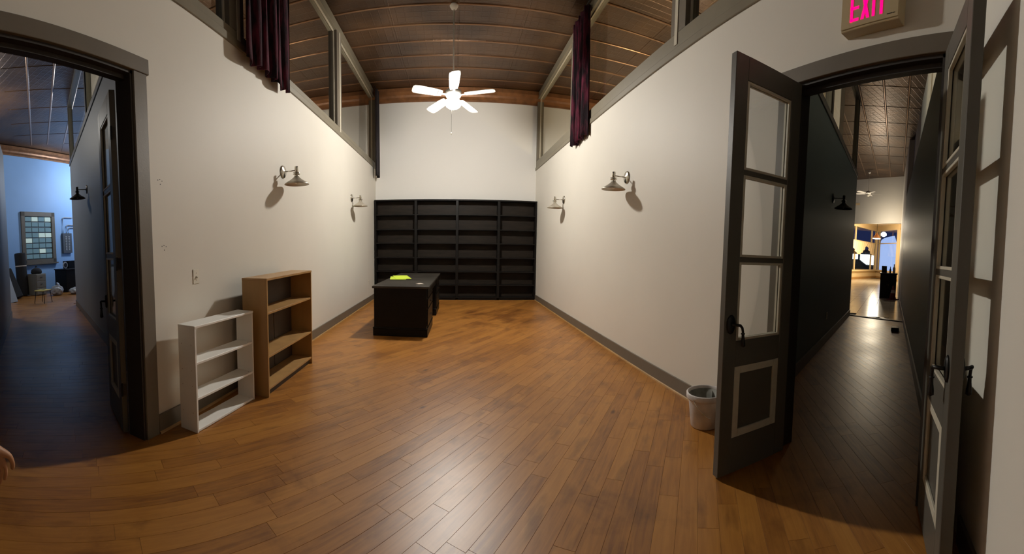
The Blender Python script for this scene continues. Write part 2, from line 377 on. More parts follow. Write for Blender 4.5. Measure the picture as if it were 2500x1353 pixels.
# hall walls
m_, l_ = frame2(LH0, LH1)
MB().box(0, l_, -0.12, 0, 0, 3.74, m_).build('wall_left_hall', M['hall'], kind='structure')
hb = bx('baseboard_left_hall', M['trim'], None, 0, l_, 0, 0.018, 0, 0.143, kind='structure', mtx=m_)
mLH, lLH = m_, l_; aLH_ = math.atan2(LH1[1]-LH0[1], LH1[0]-LH0[0])
m_, l_ = frame2(LL0, LL1)
MB().box(0, l_, -0.12, 0, 0, 3.74, m_).build('wall_left_hall_near', M['hall'], kind='structure')
bx('baseboard_left_hall_near', M['trim'], None, 0, l_, -0.138, -0.12, 0, 0.143, kind='structure', mtx=m_)
m_, l_ = frame2(RH0, RH1)
MB().box(0, l_, 0, 0.12, 0, 3.46, m_).build('wall_right_hall', M['hall_teal'], kind='structure')
bx('baseboard_right_hall', M['trim'], None, 0, l_, -0.018, 0, 0, 0.143, kind='structure', mtx=m_)
mRH, lRH = m_, l_; aRH_ = math.atan2(RH1[1]-RH0[1], RH1[0]-RH0[0])
m_, l_ = frame2(RR0, RR1)
MB().box(0, 10.2, -0.12, 0, 0, 3.52, m_).build('wall_right_hall_far', M['hall_teal'], kind='structure')
bx('baseboard_right_hall_far', M['trim'], None, 0, 10.2, 0, 0.018, 0, 0.143, kind='structure', mtx=m_)
MB().box(0, 15.2, -0.32, -0.16, 0, ZC, m_).build('wall_right_outside', M['wall'], kind='structure')
MB().box(10.2, 15.2, -0.16, 0, 0, ZC, m_).build('wall_right_end', M['wall'], kind='structure')
# far rooms
f0, f1 = (-13.55, 11.5), (-12.18, 2.35)
m_, l_ = frame2((-12.2, 2.4), (-13.75, 11.5))
mBW, lBW = m_, l_
MB().box(0, l_, 0, 0.15, 0, 5.10, m_).build('wall_far_left', M['bluewall'], kind='structure')
MB().box(-13.9, -8.7, 11.4, 11.5, 0, 5.4).build('wall_far_left_side', M['bluewall'], kind='structure')
MB().box(-12.4, -2.3, 0.1, 0.2, 0, 5.4).build('wall_far_left_near', M['bluewall'], kind='structure')
MB().box(-12.45, -12.2, 0.1, 2.6, 0, 5.4).build('wall_far_left_corner', M['bluewall'], kind='structure')

# baseboards of the main room
def baseboard(name, x, side, y0, y1):
    b = bx(name, M['trim'], None, min(x, x+side*0.018), max(x, x+side*0.018), y0, y1, 0, 0.143, kind='structure')
    q = MB(); q.prism([(0, 0), (0.014, 0), (0.010, 0.010), (0, 0.016)], y0, y1)
    q.v = [(x+side*(0.018+v[0]), v[2], v[1]) for v in q.v]
    q.build('shoe_moulding', M['oak'], b)
baseboard('baseboard_left', XL, 1, 2.10, YB)
baseboard('baseboard_right', XR, -1, 2.0, YB)
bx('baseboard_back', M['trim'], None, XL, XR, YB-0.018, YB, 0, 0.143, kind='structure')
m_, l_ = frame2((XR+0.03, 0.575), (1.18, 0.012))
bx('baseboard_right_corner', M['trim'], None, 0.25, l_, -0.018, 0, 0, 0.143, kind='structure', mtx=m_)

# doorways: jambs + casings
def doorway(name, x, sgn, y0, y1, z, earL, earR):
    # x: room face, sgn: +1 room lies towards +x
    d = MB(); t = 0.022
    xa, xb = sorted((x - sgn*TW, x))
    d.box(xa-0.005, xb+0.005, y0, y0+t, 0, z); d.box(xa-0.005, xb+0.005, y1-t, y1, 0, z); d.box(xa-0.005, xb+0.005, y0, y1, z-t, z)
    xs, xe = sorted((x - sgn*TW*0.55, x - sgn*TW*0.30))
    d.box(xs, xe, y0+t, y1-t, z-t-0.03, z-t)
    o = d.build(name, M['jamb'], kind='structure')
    for sg, xf in ((sgn, x), (-sgn, x - sgn*TW)):
        xa, xb = sorted((xf, xf + sg*0.022))
        bx('casing', M['trim'], o, xa, xb, y1, y1+0.13, 0, z, 0.003)
        bx('casing', M['trim'], o, xa, xb, y0-0.13, y0, 0, z, 0.003)
        xa, xb = sorted((xf, xf + sg*0.03))
        bx('head_casing', M['trim'], o, xa, xb, y0-0.145, y1+0.15, z, z+0.11, 0.003)
    return o
doorway('door_1', XL, 1, DL0, DL1, DLZ, 0, 0)
doorway('door_2', XR, -1, DR0, DR1, DRZ, 0, 0)

# ------------------------------------------------------------------ transom windows over the side walls
def transoms(name, x, sgn, ys, zg):
    xo = x - sgn*TW
    xa, xb = sorted((x + sgn*0.02, xo - sgn*0.02))
    o = bx(name, M['sill'], None, xa, xb, -3.0, YB, SILL, SILL+0.075, 0.004, kind='structure')
    xa2, xb2 = sorted((x + sgn*0.004, xo - sgn*0.004))
    bx('upper_sill_board', M['sill'], o, xa2, xb2, -3.0, YB, SILL+0.085, zg, 0.004)
    bx('top_rail', M['sill'], o, xa2, xb2, -3.0, YB, ZC-0.16, ZC-0.01, 0.003)
    xm = (x+xo)/2
    for k, y in enumerate(ys):
        if k == len(ys)-1:
            bx('mullion', M['trim'], o, xa2, xb2, y-0.09, y, zg, ZC-0.16, 0.003)
        else:
            bx('mullion', M['trim'], o, xa2, xb2, y-0.16, y-0.03, zg, ZC-0.16, 0.003)
            bx('mullion', M['trim'], o, xa2, xb2, y+0.03, y+0.11, zg, ZC-0.16, 0.003)
            bx('mullion_strip', M['bead'], o, *sorted((x+sgn*0.012, xm)), y-0.028, y+0.028, zg-0.12, ZC-0.14, 0.002)
    for a, b in zip(ys[:-1], ys[1:]):
        g = bx('glass_pane', M['glass'], o, xm-0.003, xm+0.003, a+0.11, b-0.09, zg, ZC-0.16)
        bd = MB(); e = 0.018
        for (ya, yb, za, zb) in ((a+0.11, b-0.14, zg, zg+e), (a+0.11, b-0.14, ZC-0.16-e, ZC-0.16), (a+0.11, a+0.11+e, zg, ZC-0.16), (b-0.16-e, b-0.16, zg, ZC-0.16)):
            bd.box(*sorted((xm+sgn*0.004, xm+sgn*0.025)), ya, yb, za, zb)
        bd.build('glazing_bead', M['bead'], o)
    return o
transoms('window_1', XL, 1, [-0.1, 3.44, 6.93, 10.15], 3.545)
transoms('window_2', XR, -1, [-0.1, 3.47, 7.02, 10.15], 3.62)
# transoms over the hall partitions (seen through the doorways)
def hall_transom(name, m_, l, zt, off, posts, mt):
    o = bx(name, mt, None, -0.0, l, off-0.02, off+0.14, zt, zt+0.10, 0.004, kind='structure', mtx=m_)
    bx('top_rail', mt, o, 0, l, off, off+0.12, ZC-0.10, ZC-0.005, mtx=m_)
    for p in posts:
        bx('mullion', mt, o, p-0.05, p+0.05, off, off+0.12, zt+0.1, ZC-0.1, mtx=m_)
        bx('mullion_strip', M['sill'], o, p-0.075, p-0.05, off+0.02, off+0.10, zt+0.1, ZC-0.1, mtx=m_)
    ps = [0] + sorted(posts)
    for a, b in zip(ps[:-1], ps[1:]):
        if b - a > 0.3: bx('glass_pane', M['glass'], o, a+0.05, b-0.05, off+0.055, off+0.062, zt+0.1, ZC-0.1, mtx=m_)
    return o
hall_transom('window_3', mLH, lLH, 3.74, -0.12, [0.06, 3.98, lLH-0.05], M['door'])
hall_transom('window_4', mRH, lRH, 3.46, 0.0, [0.06, 2.9, lRH-0.25], M['door'])

# ------------------------------------------------------------------ floor: oak planks laid on the diagonal
def inside(poly, p):
    n = len(poly); c = False
    for i in range(n):
        a, b = poly[i], poly[i-1]
        if (a[1] > p[1]) != (b[1] > p[1]) and p[0] < (b[0]-a[0])*(p[1]-a[1])/(b[1]-a[1])+a[0]: c = not c
    return c
def grow(poly, g):
    cx = sum(p[0] for p in poly)/len(poly); cy = sum(p[1] for p in poly)/len(poly)
    return [(cx+(p[0]-cx)*g, cy+(p[1]-cy)*g) for p in poly]
room_poly = [(XL-0.1, -2.6), (1.3, -2.6), (1.3, 0.0), (XR+0.1, 0.45), (XR+0.1, YB), (XL-0.1, YB)]
lhall_poly = [(XL, 0.5), (XL, 2.2), (-8.7, 5.85), (-9.6, 6.3), (-10.5, 5.0), (-8.3, 3.6), (-2.3, 0.3)]
rhall_poly = [(XR, 0.6), (XR, 2.2), (8.33, 5.16), (8.40, 3.62), (2.3, 0.6)]
base = MB(); base.box(-14.2, 8.36, -3.2, 11.6, -0.12, -0.014)
floor = base.build('floor', M['floor'], kind='structure')
me = floor.data; at = me.color_attributes.new('tone', 'FLOAT_COLOR', 'POINT')
for d_ in at.data: d_.color = (0.15, 0.3, 0.2, 1)
az = math.radians(PLANK_AZ); ax = Vector((math.sin(az), math.cos(az))); nx = Vector((math.cos(az), -math.sin(az)))
PW = 0.112
planks = []
pr = random.Random(3)
for row in range(-110, 110):
    s_ = -14 + pr.random()*1.2
    while s_ < 16:
        L_ = pr.choice([0.42, 0.55, 0.7, 0.85, 1.0, 1.2])
        c = ax*(s_+L_/2) + nx*(row*PW)
        pts = [ax*(s_+L_*k/2) + nx*(row*PW) for k in (0, 1, 2)]
        if any(inside(room_poly, p) for p in pts) or any(inside(lhall_poly, p) for p in pts) or any(inside(rhall_poly, p) for p in pts):
            planks.append((c, L_, row))
        s_ += L_
def plank_geo(c, L_, jz):
    g = 0.0003; w2 = PW/2-g; l2 = L_/2-g; e = 0.0008
    vs = []
    for (ww, ll, z) in ((w2, l2, -0.013), (w2, l2, -0.0012+jz), (w2-e, l2-e, jz)):
        for (i, j) in ((-1, -1), (1, -1), (1, 1), (-1, 1)):
            p = c + nx*(i*ww) + ax*(j*ll); vs.append((p.x, p.y, z))
    fs = [(8, 9, 10, 11)]
    for b0 in (0, 4):
        for k in range(4): fs.append((b0+k, b0+(k+1) % 4, b0+4+(k+1) % 4, b0+4+k))
    return vs, fs
def vis(p):                                # nearest part of the room floor in view
    a = math.degrees(math.atan2(p[0].x, p[0].y)); r = p[0].length
    if not inside(room_poly, p[0]) or r < 1.45 or abs(a+0) > 84 or p[0].y < 0.1: return 1e6+r
    return r
planks.sort(key=vis)
tone_rng = random.Random(5)
def put_tone(me, cols):
    at = me.color_attributes.new('tone', 'FLOAT_COLOR', 'POINT')
    for d_, c_ in zip(at.data, cols): d_.color = c_
rest = MB(); rest_cols = []
for i, (c, L_, row) in enumerate(planks):
    t = tone_rng.random(); t = t if t > 0.16 else t*0.3
    col = (t, tone_rng.random(), tone_rng.random(), 1)
    vs, fs = plank_geo(c, L_, tone_rng.uniform(-0.0004, 0.0))
    if i < 296:
        me = bpy.data.meshes.new('plank'); me.from_pydata(vs, [], fs); me.materials.append(M['floor'])
        put_tone(me, [col]*len(vs))
        o = bpy.data.objects.new('plank', me); o.parent = floor; C.objects.link(o)
    else:
        rest.add(vs, fs); rest_cols += [col]*len(vs)
me = bpy.data.meshes.new('plank_field'); me.from_pydata(rest.v, [], rest.f); me.materials.append(M['floor']); put_tone(me, rest_cols)
o = bpy.data.objects.new('plank_field', me); o.parent = floor; o['kind'] = 'stuff'; C.objects.link(o)

# tiled floor of the front room, beyond a dark threshold
tf = MB().box(8.36, 34, 0, 22, -0.12, -0.012).build('floor_tiled', M['grout'], kind='structure')
m_, l_ = frame2((8.33, 5.16), (8.42, 3.60))
bx('threshold', M['jamb'], tf, -0.1, l_+0.1, -0.02, 0.07, -0.01, 0.016, 0.004, mtx=m_)
tdir = math.atan2(0.47, 1.0)
tm = MB().box(-0.213, 0.213, -0.213, 0.213, -0.01, 0.0).mesh('tile', M['tile'], 0.003)
tex, tey = Vector((math.cos(tdir), math.sin(tdir))), Vector((-math.sin(tdir), math.cos(tdir)))
cands = []
for i in range(0, 48):
    for j in range(-6, 14):
        p = Vector((8.68, 3.9)) + tex*(i*0.43) + tey*(j*0.43)
        a = math.degrees(math.atan2(p.x, p.y))
        if p.x > 8.55 and 57 < a < 69: cands.append((p.length, p))
cands.sort(key=lambda t: t[0])
rest = MB()
for k, (r_, p) in enumerate(cands):
    if k < 170:
        o = bpy.data.objects.new('tile', tm); o.location = (p.x, p.y, 0); o.rotation_euler = (0, 0, tdir); o.parent = tf; C.objects.link(o)
    else:
        rest.box(-0.213, 0.213, -0.213, 0.213, -0.01, 0, Matrix.Translation((p.x, p.y, 0)) @ Rz(tdir))
if rest.v: rest.build('tile_field', M['tile'], tf, kind='stuff')

# ------------------------------------------------------------------ ceiling of pressed tin panels
ceil = MB().box(-14.2, 20, -3.2, 16, ZC+0.012, ZC+0.15).build('ceiling', M['tin'], kind='structure')
pan = MB(); pw, pl = 1.16, 0.575
pan.box(-pw/2+0.0006, pw/2-0.0006, -pl/2+0.0006, pl/2-0.0006, 0.0, 0.012)
prof = [(-0.030, 0.001), (-0.020, -0.010), (-0.008, -0.017), (0.008, -0.017), (0.020, -0.010), (0.030, 0.001)]
for yy in (-pl/2,):
    n0 = len(prof); vs = [(-pw/2, yy+p[0], p[1]) for p in prof] + [(pw/2, yy+p[0], p[1]) for p in prof]
    pan.add(vs, [(i, i+1, n0+i+1, n0+i) for i in range(n0-1)])
vs = [(-pw/2+p[0]*0.5, -pl/2, p[1]*0.45) for p in prof] + [(-pw/2+p[0]*0.5, pl/2, p[1]*0.45) for p in prof]
pan.add(vs, [(i, i+1, len(prof)+i+1, len(prof)+i) for i in range(len(prof)-1)])
pan_me = pan.mesh('ceiling_panel', M['tin'])
pan_me.materials.append(M['tinridge_glint'])
for p_ in pan_me.polygons:
    if all(pan_me.vertices[v_].co.z < 0.0015 and abs(pan_me.vertices[v_].co.y+pl/2) < 0.032 for v_ in p_.vertices) and p_.center.z < -0.006: p_.material_index = 1
def panel(x, y, rz=0):
    o = bpy.data.objects.new('ceiling_panel', pan_me); o.location = (x, y, ZC); o.rotation_euler = (0, 0, rz); o.parent = ceil; C.objects.link(o)
for i in range(-5, 5):
    for j in range(0, 15):
        x = (i+0.5)*pw + 0.05; y = 9.78 - j*pl
        a = abs(math.degrees(math.atan2(x, y)))
        if y > 1.6 and a < 58: panel(x, y)
for i in range(-12, 0):                  # over the left hallway, laid along it
    for j in range(-4, 5):
        p = mLH @ Vector((-(i+0.5)*pw - 0.6, -1.0 + j*pl, 0))
        a = math.degrees(math.atan2(p.x, p.y))
        if -69 < a < -45.5 and p.x < XL-0.9 and p.x > -12.2: panel(p.x, p.y, aLH_)
for i in range(0, 13):                   # over the right hallway
    for j in range(-7, 4):
        p = mRH @ Vector(((i+0.5)*pw, -0.3 + j*pl, 0))
        a = math.degrees(math.atan2(p.x, p.y))
        if 50 < a < 69 and p.x > XR+2.2 and p.x < 15.6: panel(p.x, p.y, aRH_)
cr = MB()
def crown(m, l, base_y=0):
    c = MB(); pf = [(0, 5.05), (-0.03, 5.05), (-0.035, 5.09), (-0.10, 5.14), (-0.12, 5.19), (-0.19, 5.25), (-0.20, 5.34), (0, 5.345)]
    n = len(pf); vs = [m @ Vector((x, base_y+p[0], p[1])) for x in (0, l) for p in pf]
    return c.add(vs, [tuple(range(n)), tuple(range(n, 2*n))] + [(i, (i+1) % n, n+(i+1) % n, n+i) for i in range(n)])
crown(Matrix.Translation((-6.6, YB, 0)), 13.2).build('trim_1', M['crown'], kind='structure')
crown(mBW, lBW, 0.0).build('trim_2', M['crown'], kind='structure')

# ------------------------------------------------------------------ door leaves
def door_leaf(name, label, loc, ang, W, T, HT, bead_sides=(1, -1), hcurve=1):
    """hinge at the origin, leaf runs along +x, thickness centred on y"""
    t = thing(name, label, 'door', loc, ang, 'glazed door leaves')
    d, bd = M['door'], M['bead']; st = 0.10; g0, g1 = 0.865, 2.475; ms = [1.92, 1.378]
    bx('hinge_stile', d, t, 0, st, -T/2, T/2, 0.012, HT, 0.003)
    bx('lock_stile', d, t, W-st, W, -T/2, T/2, 0.012, HT, 0.003)
    bx('top_rail', d, t, st, W-st, -T/2, T/2, g1, HT, 0.002)
    bx('lock_rail', d, t, st, W-st, -T/2, T/2, 0.70, g0, 0.002)
    bx('bottom_rail', d, t, st, W-st, -T/2, T/2, 0.012, 0.24, 0.002)
    for z in ms: bx('muntin', d, t, st, W-st, -T/2+0.006, T/2-0.006, z-0.016, z+0.016, 0.002)
    zs = [(g0, ms[1]-0.016), (ms[1]+0.016, ms[0]-0.016), (ms[0]+0.016, g1)]
    for (a, b) in zs:
        bx('glass_pane', M['glass'], t, st, W-st, -0.002, 0.002, a, b)
        q = MB(); e = 0.020
        for s in (1, -1):
            ya, yb = sorted((s*0.004, s*(T/2-0.004)))
            q.box(st, st+e, ya, yb, a, b).box(W-st-e, W-st, ya, yb, a, b).box(st+e, W-st-e, ya, yb, a, a+e*0.8).box(st+e, W-st-e, ya, yb, b-e*0.8, b)
        q.build('glazing_bead', bd, t, 0.002)
    bx('panel', d, t, st, W-st, -T/2+0.016, T/2-0.016, 0.24, 0.70)
    q = MB(); e = 0.048
    for s in (1, -1):
        ya, yb = sorted((s*(T/2-0.016), s*(T/2-0.001)))
        for (xa, xb, za, zb) in ((st, st+e, 0.24, 0.70), (W-st-e, W-st, 0.24, 0.70), (st+e, W-st-e, 0.24, 0.24+e), (st+e, W-st-e, 0.70-e, 0.70)):
            q.box(xa, xb, ya, yb, za, zb)
    q.build('panel_moulding', bd, t, 0.003)
    # lever handles
    for s in (1, -1):
        h = MB(); y0 = s*T/2; xc = W-0.05; zc = 0.975
        pts = []
        mt = Matrix.Translation((xc, y0, zc)) @ Matrix.Rotation(-s*PI/2, 4, 'X') @ Matrix.Diagonal((1.0, 1.75, 1.0, 1.0))
        h.lathe([(0.034, 0), (0.034, 0.006), (0.028, 0.012), (0.012, 0.014)], 20, mtx=mt)
        ho = h.build('handle', M['iron'], t, smooth=True)
        l = MB()
        l.tube([(xc, y0, zc), (xc, y0+s*0.035, zc+0.002), (xc-0.008, y0+s*0.052, zc+0.004), (xc-0.03, y0+s*0.058, zc), (xc-0.045, y0+s*0.058, zc-0.015), (xc-0.052, y0+s*0.058, zc-0.04), (xc-0.055, y0+s*0.058, zc-0.075), (xc-0.057, y0+s*0.058, zc-0.11), (xc-0.058, y0+s*0.058, zc-0.13), (xc-0.058, y0+s*0.058, zc-0.136)],
               [0.010, 0.009, 0.009, 0.009, 0.0085, 0.008, 0.010, 0.0145, 0.0155, 0.008], 12)
        l.lathe([(0.012, -0.004), (0.014, 0), (0.012, 0.004)], 12, (xc-0.053, y0+s*0.058, zc-0.052))
        l.build('lever', M['iron'], ho, smooth=True)
    for z in (0.35, 1.32, 2.3):
        q = MB(); q.lathe([(0.008, -0.05), (0.008, 0.05)], 8, (-0.006, T/2*0.8, z)); q.box(0.0, 0.0012, -T/2+0.006, T/2-0.002, z-0.045, z+0.045)
        q.build('hinge', M['brass'] if name == 'door_leaf' else M['iron'], t)
    return t
door_leaf('french_door', 'grey glazed door leaf standing open beside the white bucket, dark side facing out', (XR-0.004, DR1-0.052, 0), math.radians(180)-0.03, 0.595, 0.05, 2.62)
a_ = math.atan2(0.415-0.715, 1.56-2.10)
door_leaf('french_door', 'grey glazed door leaf seen nearly edge-on, its pane shadows on the wall behind', (2.10, 0.715, 0), a_, 0.61, 0.058, 2.62)
door_leaf('french_door', 'dark glazed door leaf folded back into the unlit left hallway', (XL-TW-0.03, 1.925, 0), math.atan2(2.20-1.925, -2.735+2.24), 0.56, 0.045, 2.62)

# ------------------------------------------------------------------ curtains
def curtain(name, label, x0, x1, y0, y1, z0, z1, n, mt, seed, jag=0.05):
    rg = random.Random(seed); seg = n*10; rows = 14; vs = []; fs = []
    xm, hw = (x0+x1)/2, (x1-x0)/2
    ph = [rg.uniform(0, 6.28) for _ in range(n+1)]; zb = [rg.uniform(-jag, jag) for _ in range(n+1)]
    for r in range(rows+1):
        f = r/rows
        for k in range(seg+1):
            u = k/seg; a = u*n*2*PI
            amp = hw*(0.75+0.25*math.sin(ph[int(u*n)]))
            x = xm + amp*math.sin(a+0.5*math.sin(a+f*1.5)) ; y = y0+(y1-y0)*u + 0.03*math.cos(a*0.5+f*3)
            zlow = z0 + zb[int(u*n)]*math.sin(PI*((u*n) % 1))
            vs.append((x, y, zlow+(z1-zlow)*(1-f)))
    for r in range(rows):
        for k in range(seg):
            i = r*(seg+1)+k; fs.append((i, i+1, i+seg+2, i+seg+1))
    me = bpy.data.meshes.new(name); me.from_pydata(vs, [], fs); me.materials.append(mt)
    for p in me.polygons: p.use_smooth = True
    o = bpy.data.objects.new(name, me); C.objects.link(o); tag(o, label, 'curtain')
    md = o.modifiers.new('thick', 'SOLIDIFY'); md.thickness = 0.006
    return o
def ctn(label, x0, x1, y0, y1, z0, n, mt, seed):
    t = thing('curtain', label, 'curtain', (0, 0, 0), 0, 'velvet curtains over the transoms')
    c = curtain('fabric', None, x0, x1, y0, y1, z0, ZC-0.10, n, mt, seed); c.parent = t
    for k in ('label', 'category'):
        if k in c: del c[k]
    r = MB(); r.tube([((x0+x1)/2, y0-0.08, ZC-0.09), ((x0+x1)/2, y1+0.08, ZC-0.09)], 0.013, 10); r.build('curtain_rod', M['iron'], t)
    return t
ctn('dark wine velvet curtain bunched over the left transom window, near the front', XL+0.035, XL+0.16, 3.42, 4.47, 3.27, 6, M['velvet'], 2)
ctn('red velvet curtain bunched over the right transom window', XR-0.13, XR-0.03, 6.0, 6.72, 3.19, 5, M['velvet'], 4)
ctn('narrow black curtain hanging in the back corner beside the left transom', XL+0.03, XL+0.20, 9.62, 10.02, 3.17, 2, M['velvet_dark'], 6)

# ------------------------------------------------------------------ bookcase wall
bc = thing('bookcase', 'wide black four-bay bookcase covering the back wall', 'bookcase', (0, 9.888, 0))
bw0, bw1, bh = -2.035, 2.115, 2.56
dep = YB-0.02-9.888
bt = 0.035
divs = [-2.035, -0.975, 0.075, 1.135, 2.115-0.0]
for k, x in enumerate(divs):
    if k in (0, 4):
        xx = x if k == 0 else x-bt
        bx('side_panel', M['black'], bc, xx, xx+bt, 0, dep, 0, bh, 0.002)
    else: bx('divider', M['black'], bc, x-0.032, x+0.032, 0, dep, 0.05, bh-0.03, 0.002)
bx('top_board', M['black'], bc, bw0-0.01, bw1+0.005, -0.012, dep, bh-0.035, bh, 0.003)
zs = [2.172, 1.80, 1.448, 1.08, 0.725, 0.384, 0.06]
for k in range(4):
    xa = divs[k] + (bt if k == 0 else 0.032); xb = divs[k+1] - (bt if k == 3 else 0.032)
    for z in zs:
        bx('shelf', M['black'], bc, xa, xb, 0.006, dep-0.012, z-0.014, z+0.014, 0.002)
    bx('back_panel', M['back_panel'], bc, xa, xb, dep-0.012, dep, 0.03, bh-0.035)
    bx('plinth', M['black'], bc, xa, xb, 0.02, 0.04, 0.0, 0.046)

# ------------------------------------------------------------------ desk
dk = thing('desk', 'long black pedestal desk with a worn top, yellow papers on it', 'desk', (-0.82, 5.86, 0), math.radians(-1.5))
dw, dl = 0.86, 2.75
D = lambda n, mt, *a, **k: bx(n, mt, dk, *a, **k)
D('desk_top', M['blacktop'], -dw/2-0.005, dw/2+0.02, -0.02, dl+0.02, 0.745, 0.782, bevel=0.006)
for (ya, yb) in ((0.0, 0.95), (1.85, dl)):
    D('pedestal', M['black'], -dw/2+0.02, dw/2-0.02, ya+0.01, yb, 0.12, 0.745, bevel=0.003)
    D('base_moulding', M['black'], -dw/2, dw/2, ya-0.005, yb+0.015, 0.112, 0.135, bevel=0.006)
    D('plinth', M['black'], -dw/2+0.005, dw/2-0.005, ya, yb+0.01, 0.0, 0.112, bevel=0.004)
    for (za, zb) in ((0.16, 0.42), (0.44, 0.58), (0.60, 0.73)):
        dr = D('drawer', M['black'], dw/2-0.02, dw/2-0.002, ya+0.05, yb-0.05, za, zb, bevel=0.004)
        q = MB(); yc = (ya+yb)/2
        q.tube([(dw/2-0.002, yc-0.05, (za+zb)/2), (dw/2+0.02, yc-0.045, (za+zb)/2), (dw/2+0.02, yc+0.045, (za+zb)/2), (dw/2-0.002, yc+0.05, (za+zb)/2)], 0.005, 8)
        q.build('drawer_pull', M['bronze'], dr)
D('centre_drawer', M['black'], dw/2-0.06, dw/2-0.012, 0.97, 1.83, 0.63, 0.735, bevel=0.004)
D('modesty_panel', M['black'], -dw/2+0.03, -dw/2+0.05, 0.95, 1.85, 0.12, 0.745)
pd = thing('notepad', 'bright lime green papers lying on the black desk', 'paper', (-1.06, 7.32, 0.782), math.radians(8))
for k, (dx, dy, a) in enumerate(((0, 0, 0), (0.02, -0.05, -0.05), (0.07, 0.04, 0.09))):
    q = MB(); q.box(-0.145, 0.145, -0.38, 0.38, 0.001+k*0.004, 0.0045+k*0.004, Matrix.Translation((dx, dy, 0)) @ Rz(a))
    q.build('sheet', M['paper'], pd)
q = MB(); q.box(-0.008, 0.030, 0.20, 0.25, 0.013, 0.018, Rz(0.6)); q.build('clip', M['iron'], pd)
q = MB(); q.box(-0.045, 0.045, -0.07, 0.07, 0, 0.006, Matrix.Translation((-0.545, 6.24, 0.782)) @ Rz(0.5))
tag(q.build('card', M['card']), 'small pale pink card near the front corner of the desk top', 'card')

# ------------------------------------------------------------------ two low bookcases on the left
ws = thing('bookcase', 'small white open-backed bookcase with dusty shelves against the left wall', 'bookcase', (-1.787, 2.672, 0), math.radians(-3.6))
W_, Dp, Hh, t_ = 0.80, 0.175, 0.828, 0.018
def wsx(n, *a, **k): return bx(n, M['white'], ws, *a, **k)
wsx('side_panel', -Dp, 0, -W_/2, -W_/2+t_, 0, Hh-t_, bevel=0.001)
wsx('side_panel', -Dp, 0, W_/2-t_, W_/2, 0, Hh-t_, bevel=0.001)
wsx('top_board', -Dp, 0.004, -W_/2-0.003, W_/2+0.003, Hh-t_, Hh, bevel=0.002)
for z in (0.545, 0.269, 0.022): 
    sh = wsx('shelf', -Dp+0.005, -0.004, -W_/2+t_, W_/2-t_, z-t_, z, bevel=0.001)
    q = MB()
    for yy in (-W_/2+t_+0.03, W_/2-t_-0.03): q.lathe([(0.004, 0), (0.0035, 0.001)], 8, (-0.03, yy, z))
    q.build('peg_cap', M['bronze'], sh, kind='stuff')
q = MB()
for z in (0.15, 0.36, 0.48, 0.68):
    for x in (-0.04, -0.14): q.cbox((x, -W_/2-0.0006, z), (0.007, 0.0012, 0.007))
q.build('screw_cap', M['card'], ws, kind='stuff')

bs = thing('bookcase', 'taller oak-coloured bookcase with a dark back, beside the white one', 'bookcase', (-1.658, 3.735, 0), 0.0)
W_, Dp, Hh, t_ = 1.15, 0.265, 1.12, 0.022
def bsx(n, mt, *a, **k): return bx(n, mt, bs, *a, **k)
bsx('side_panel', M['oak'], -Dp, 0, -W_/2, -W_/2+t_, 0, Hh-t_, bevel=0.001)
bsx('side_panel', M['oak'], -Dp, 0, W_/2-t_, W_/2, 0, Hh-t_, bevel=0.001)
bsx('top_board', M['oak'], -Dp, 0.003, -W_/2-0.002, W_/2+0.002, Hh-t_, Hh, bevel=0.001)
for z in (0.80, 0.39, 0.085):
    bsx('shelf', M['oak'], -Dp+0.012, -0.006, -W_/2+t_, W_/2-t_, z-t_, z, bevel=0.001)
bsx('back_panel', M['oakdark'], -Dp, -Dp+0.005, -W_/2+t_, 0.06, 0.03, Hh-t_)
bsx('back_panel', M['oakdark'], -Dp, -Dp+0.005, 0.085, W_/2-t_, 0.03, Hh-t_)
bsx('back_panel', M['oakdark'], -Dp, -Dp+0.005, 0.06, 0.085, 0.80, Hh-t_)
bsx('plinth', M['oakdark'], -0.05, -0.035, -W_/2+t_, W_/2-t_, 0, 0.062)

# ------------------------------------------------------------------ wall sconces
def sconce(label, loc, rz, mts, group=None):
    """plate on the wall, arm runs along local +y"""
    n_, s_, k_ = mts
    t = thing('wall_sconce', label, 'sconce', loc, rz, group)
    R_ = Matrix.Rotation(-PI/2, 4, 'X')
    MB().lathe([(0.080, 0), (0.080, 0.008), (0.070, 0.017), (0.030, 0.022), (0.014, 0.030)], 28, mtx=R_).build('wall_plate', n_, t, smooth=True)
    MB().tube([(0, 0.02, 0), (0, 0.09, 0.0), (0, 0.185, 0.004)], 0.0065, 10).build('arm', n_, t, smooth=True)
    c = (0, 0.185, 0)
    MB().lathe([(0.010, 0.052), (0.021, 0.050), (0.022, 0.046), (0.022, -0.012), (0.016, -0.02), (0.016, -0.03)], 20, c).build('socket_cap', n_, t, smooth=True)
    MB().lathe([(0.016, -0.022), (0.043, -0.025), (0.043, -0.030), (0.024, -0.033), (0.024, -0.040), (0.043, -0.043), (0.043, -0.048), (0.026, -0.052), (0.026, -0.066), (0.032, -0.072)], 28, c).build('collar', k_, t, smooth=True)
    MB().lathe([(0.030, -0.070), (0.040, -0.085), (0.075, -0.112), (0.118, -0.138), (0.148, -0.158), (0.152, -0.168), (0.149, -0.170), (0.145, -0.160), (0.115, -0.142), (0.073, -0.117), (0.038, -0.090), (0.026, -0.072)], 40, c, closed=True).build('lamp_shade', s_, t, smooth=True)
    MB().lathe([(0.014, -0.074), (0.016, -0.09), (0.030, -0.118), (0.032, -0.132), (0.022, -0.150), (0.006, -0.158)], 16, c).build('bulb', M['ivory'], t, smooth=True)
    return t
ms_ = (M['nickel'], M['shade'], M['nickel'])
s0 = sconce('brushed nickel wall sconce on the left wall, the one above the two low bookcases', (XL, 4.43, 2.33), -PI/2, ms_, 'brushed nickel sconces of the main room')
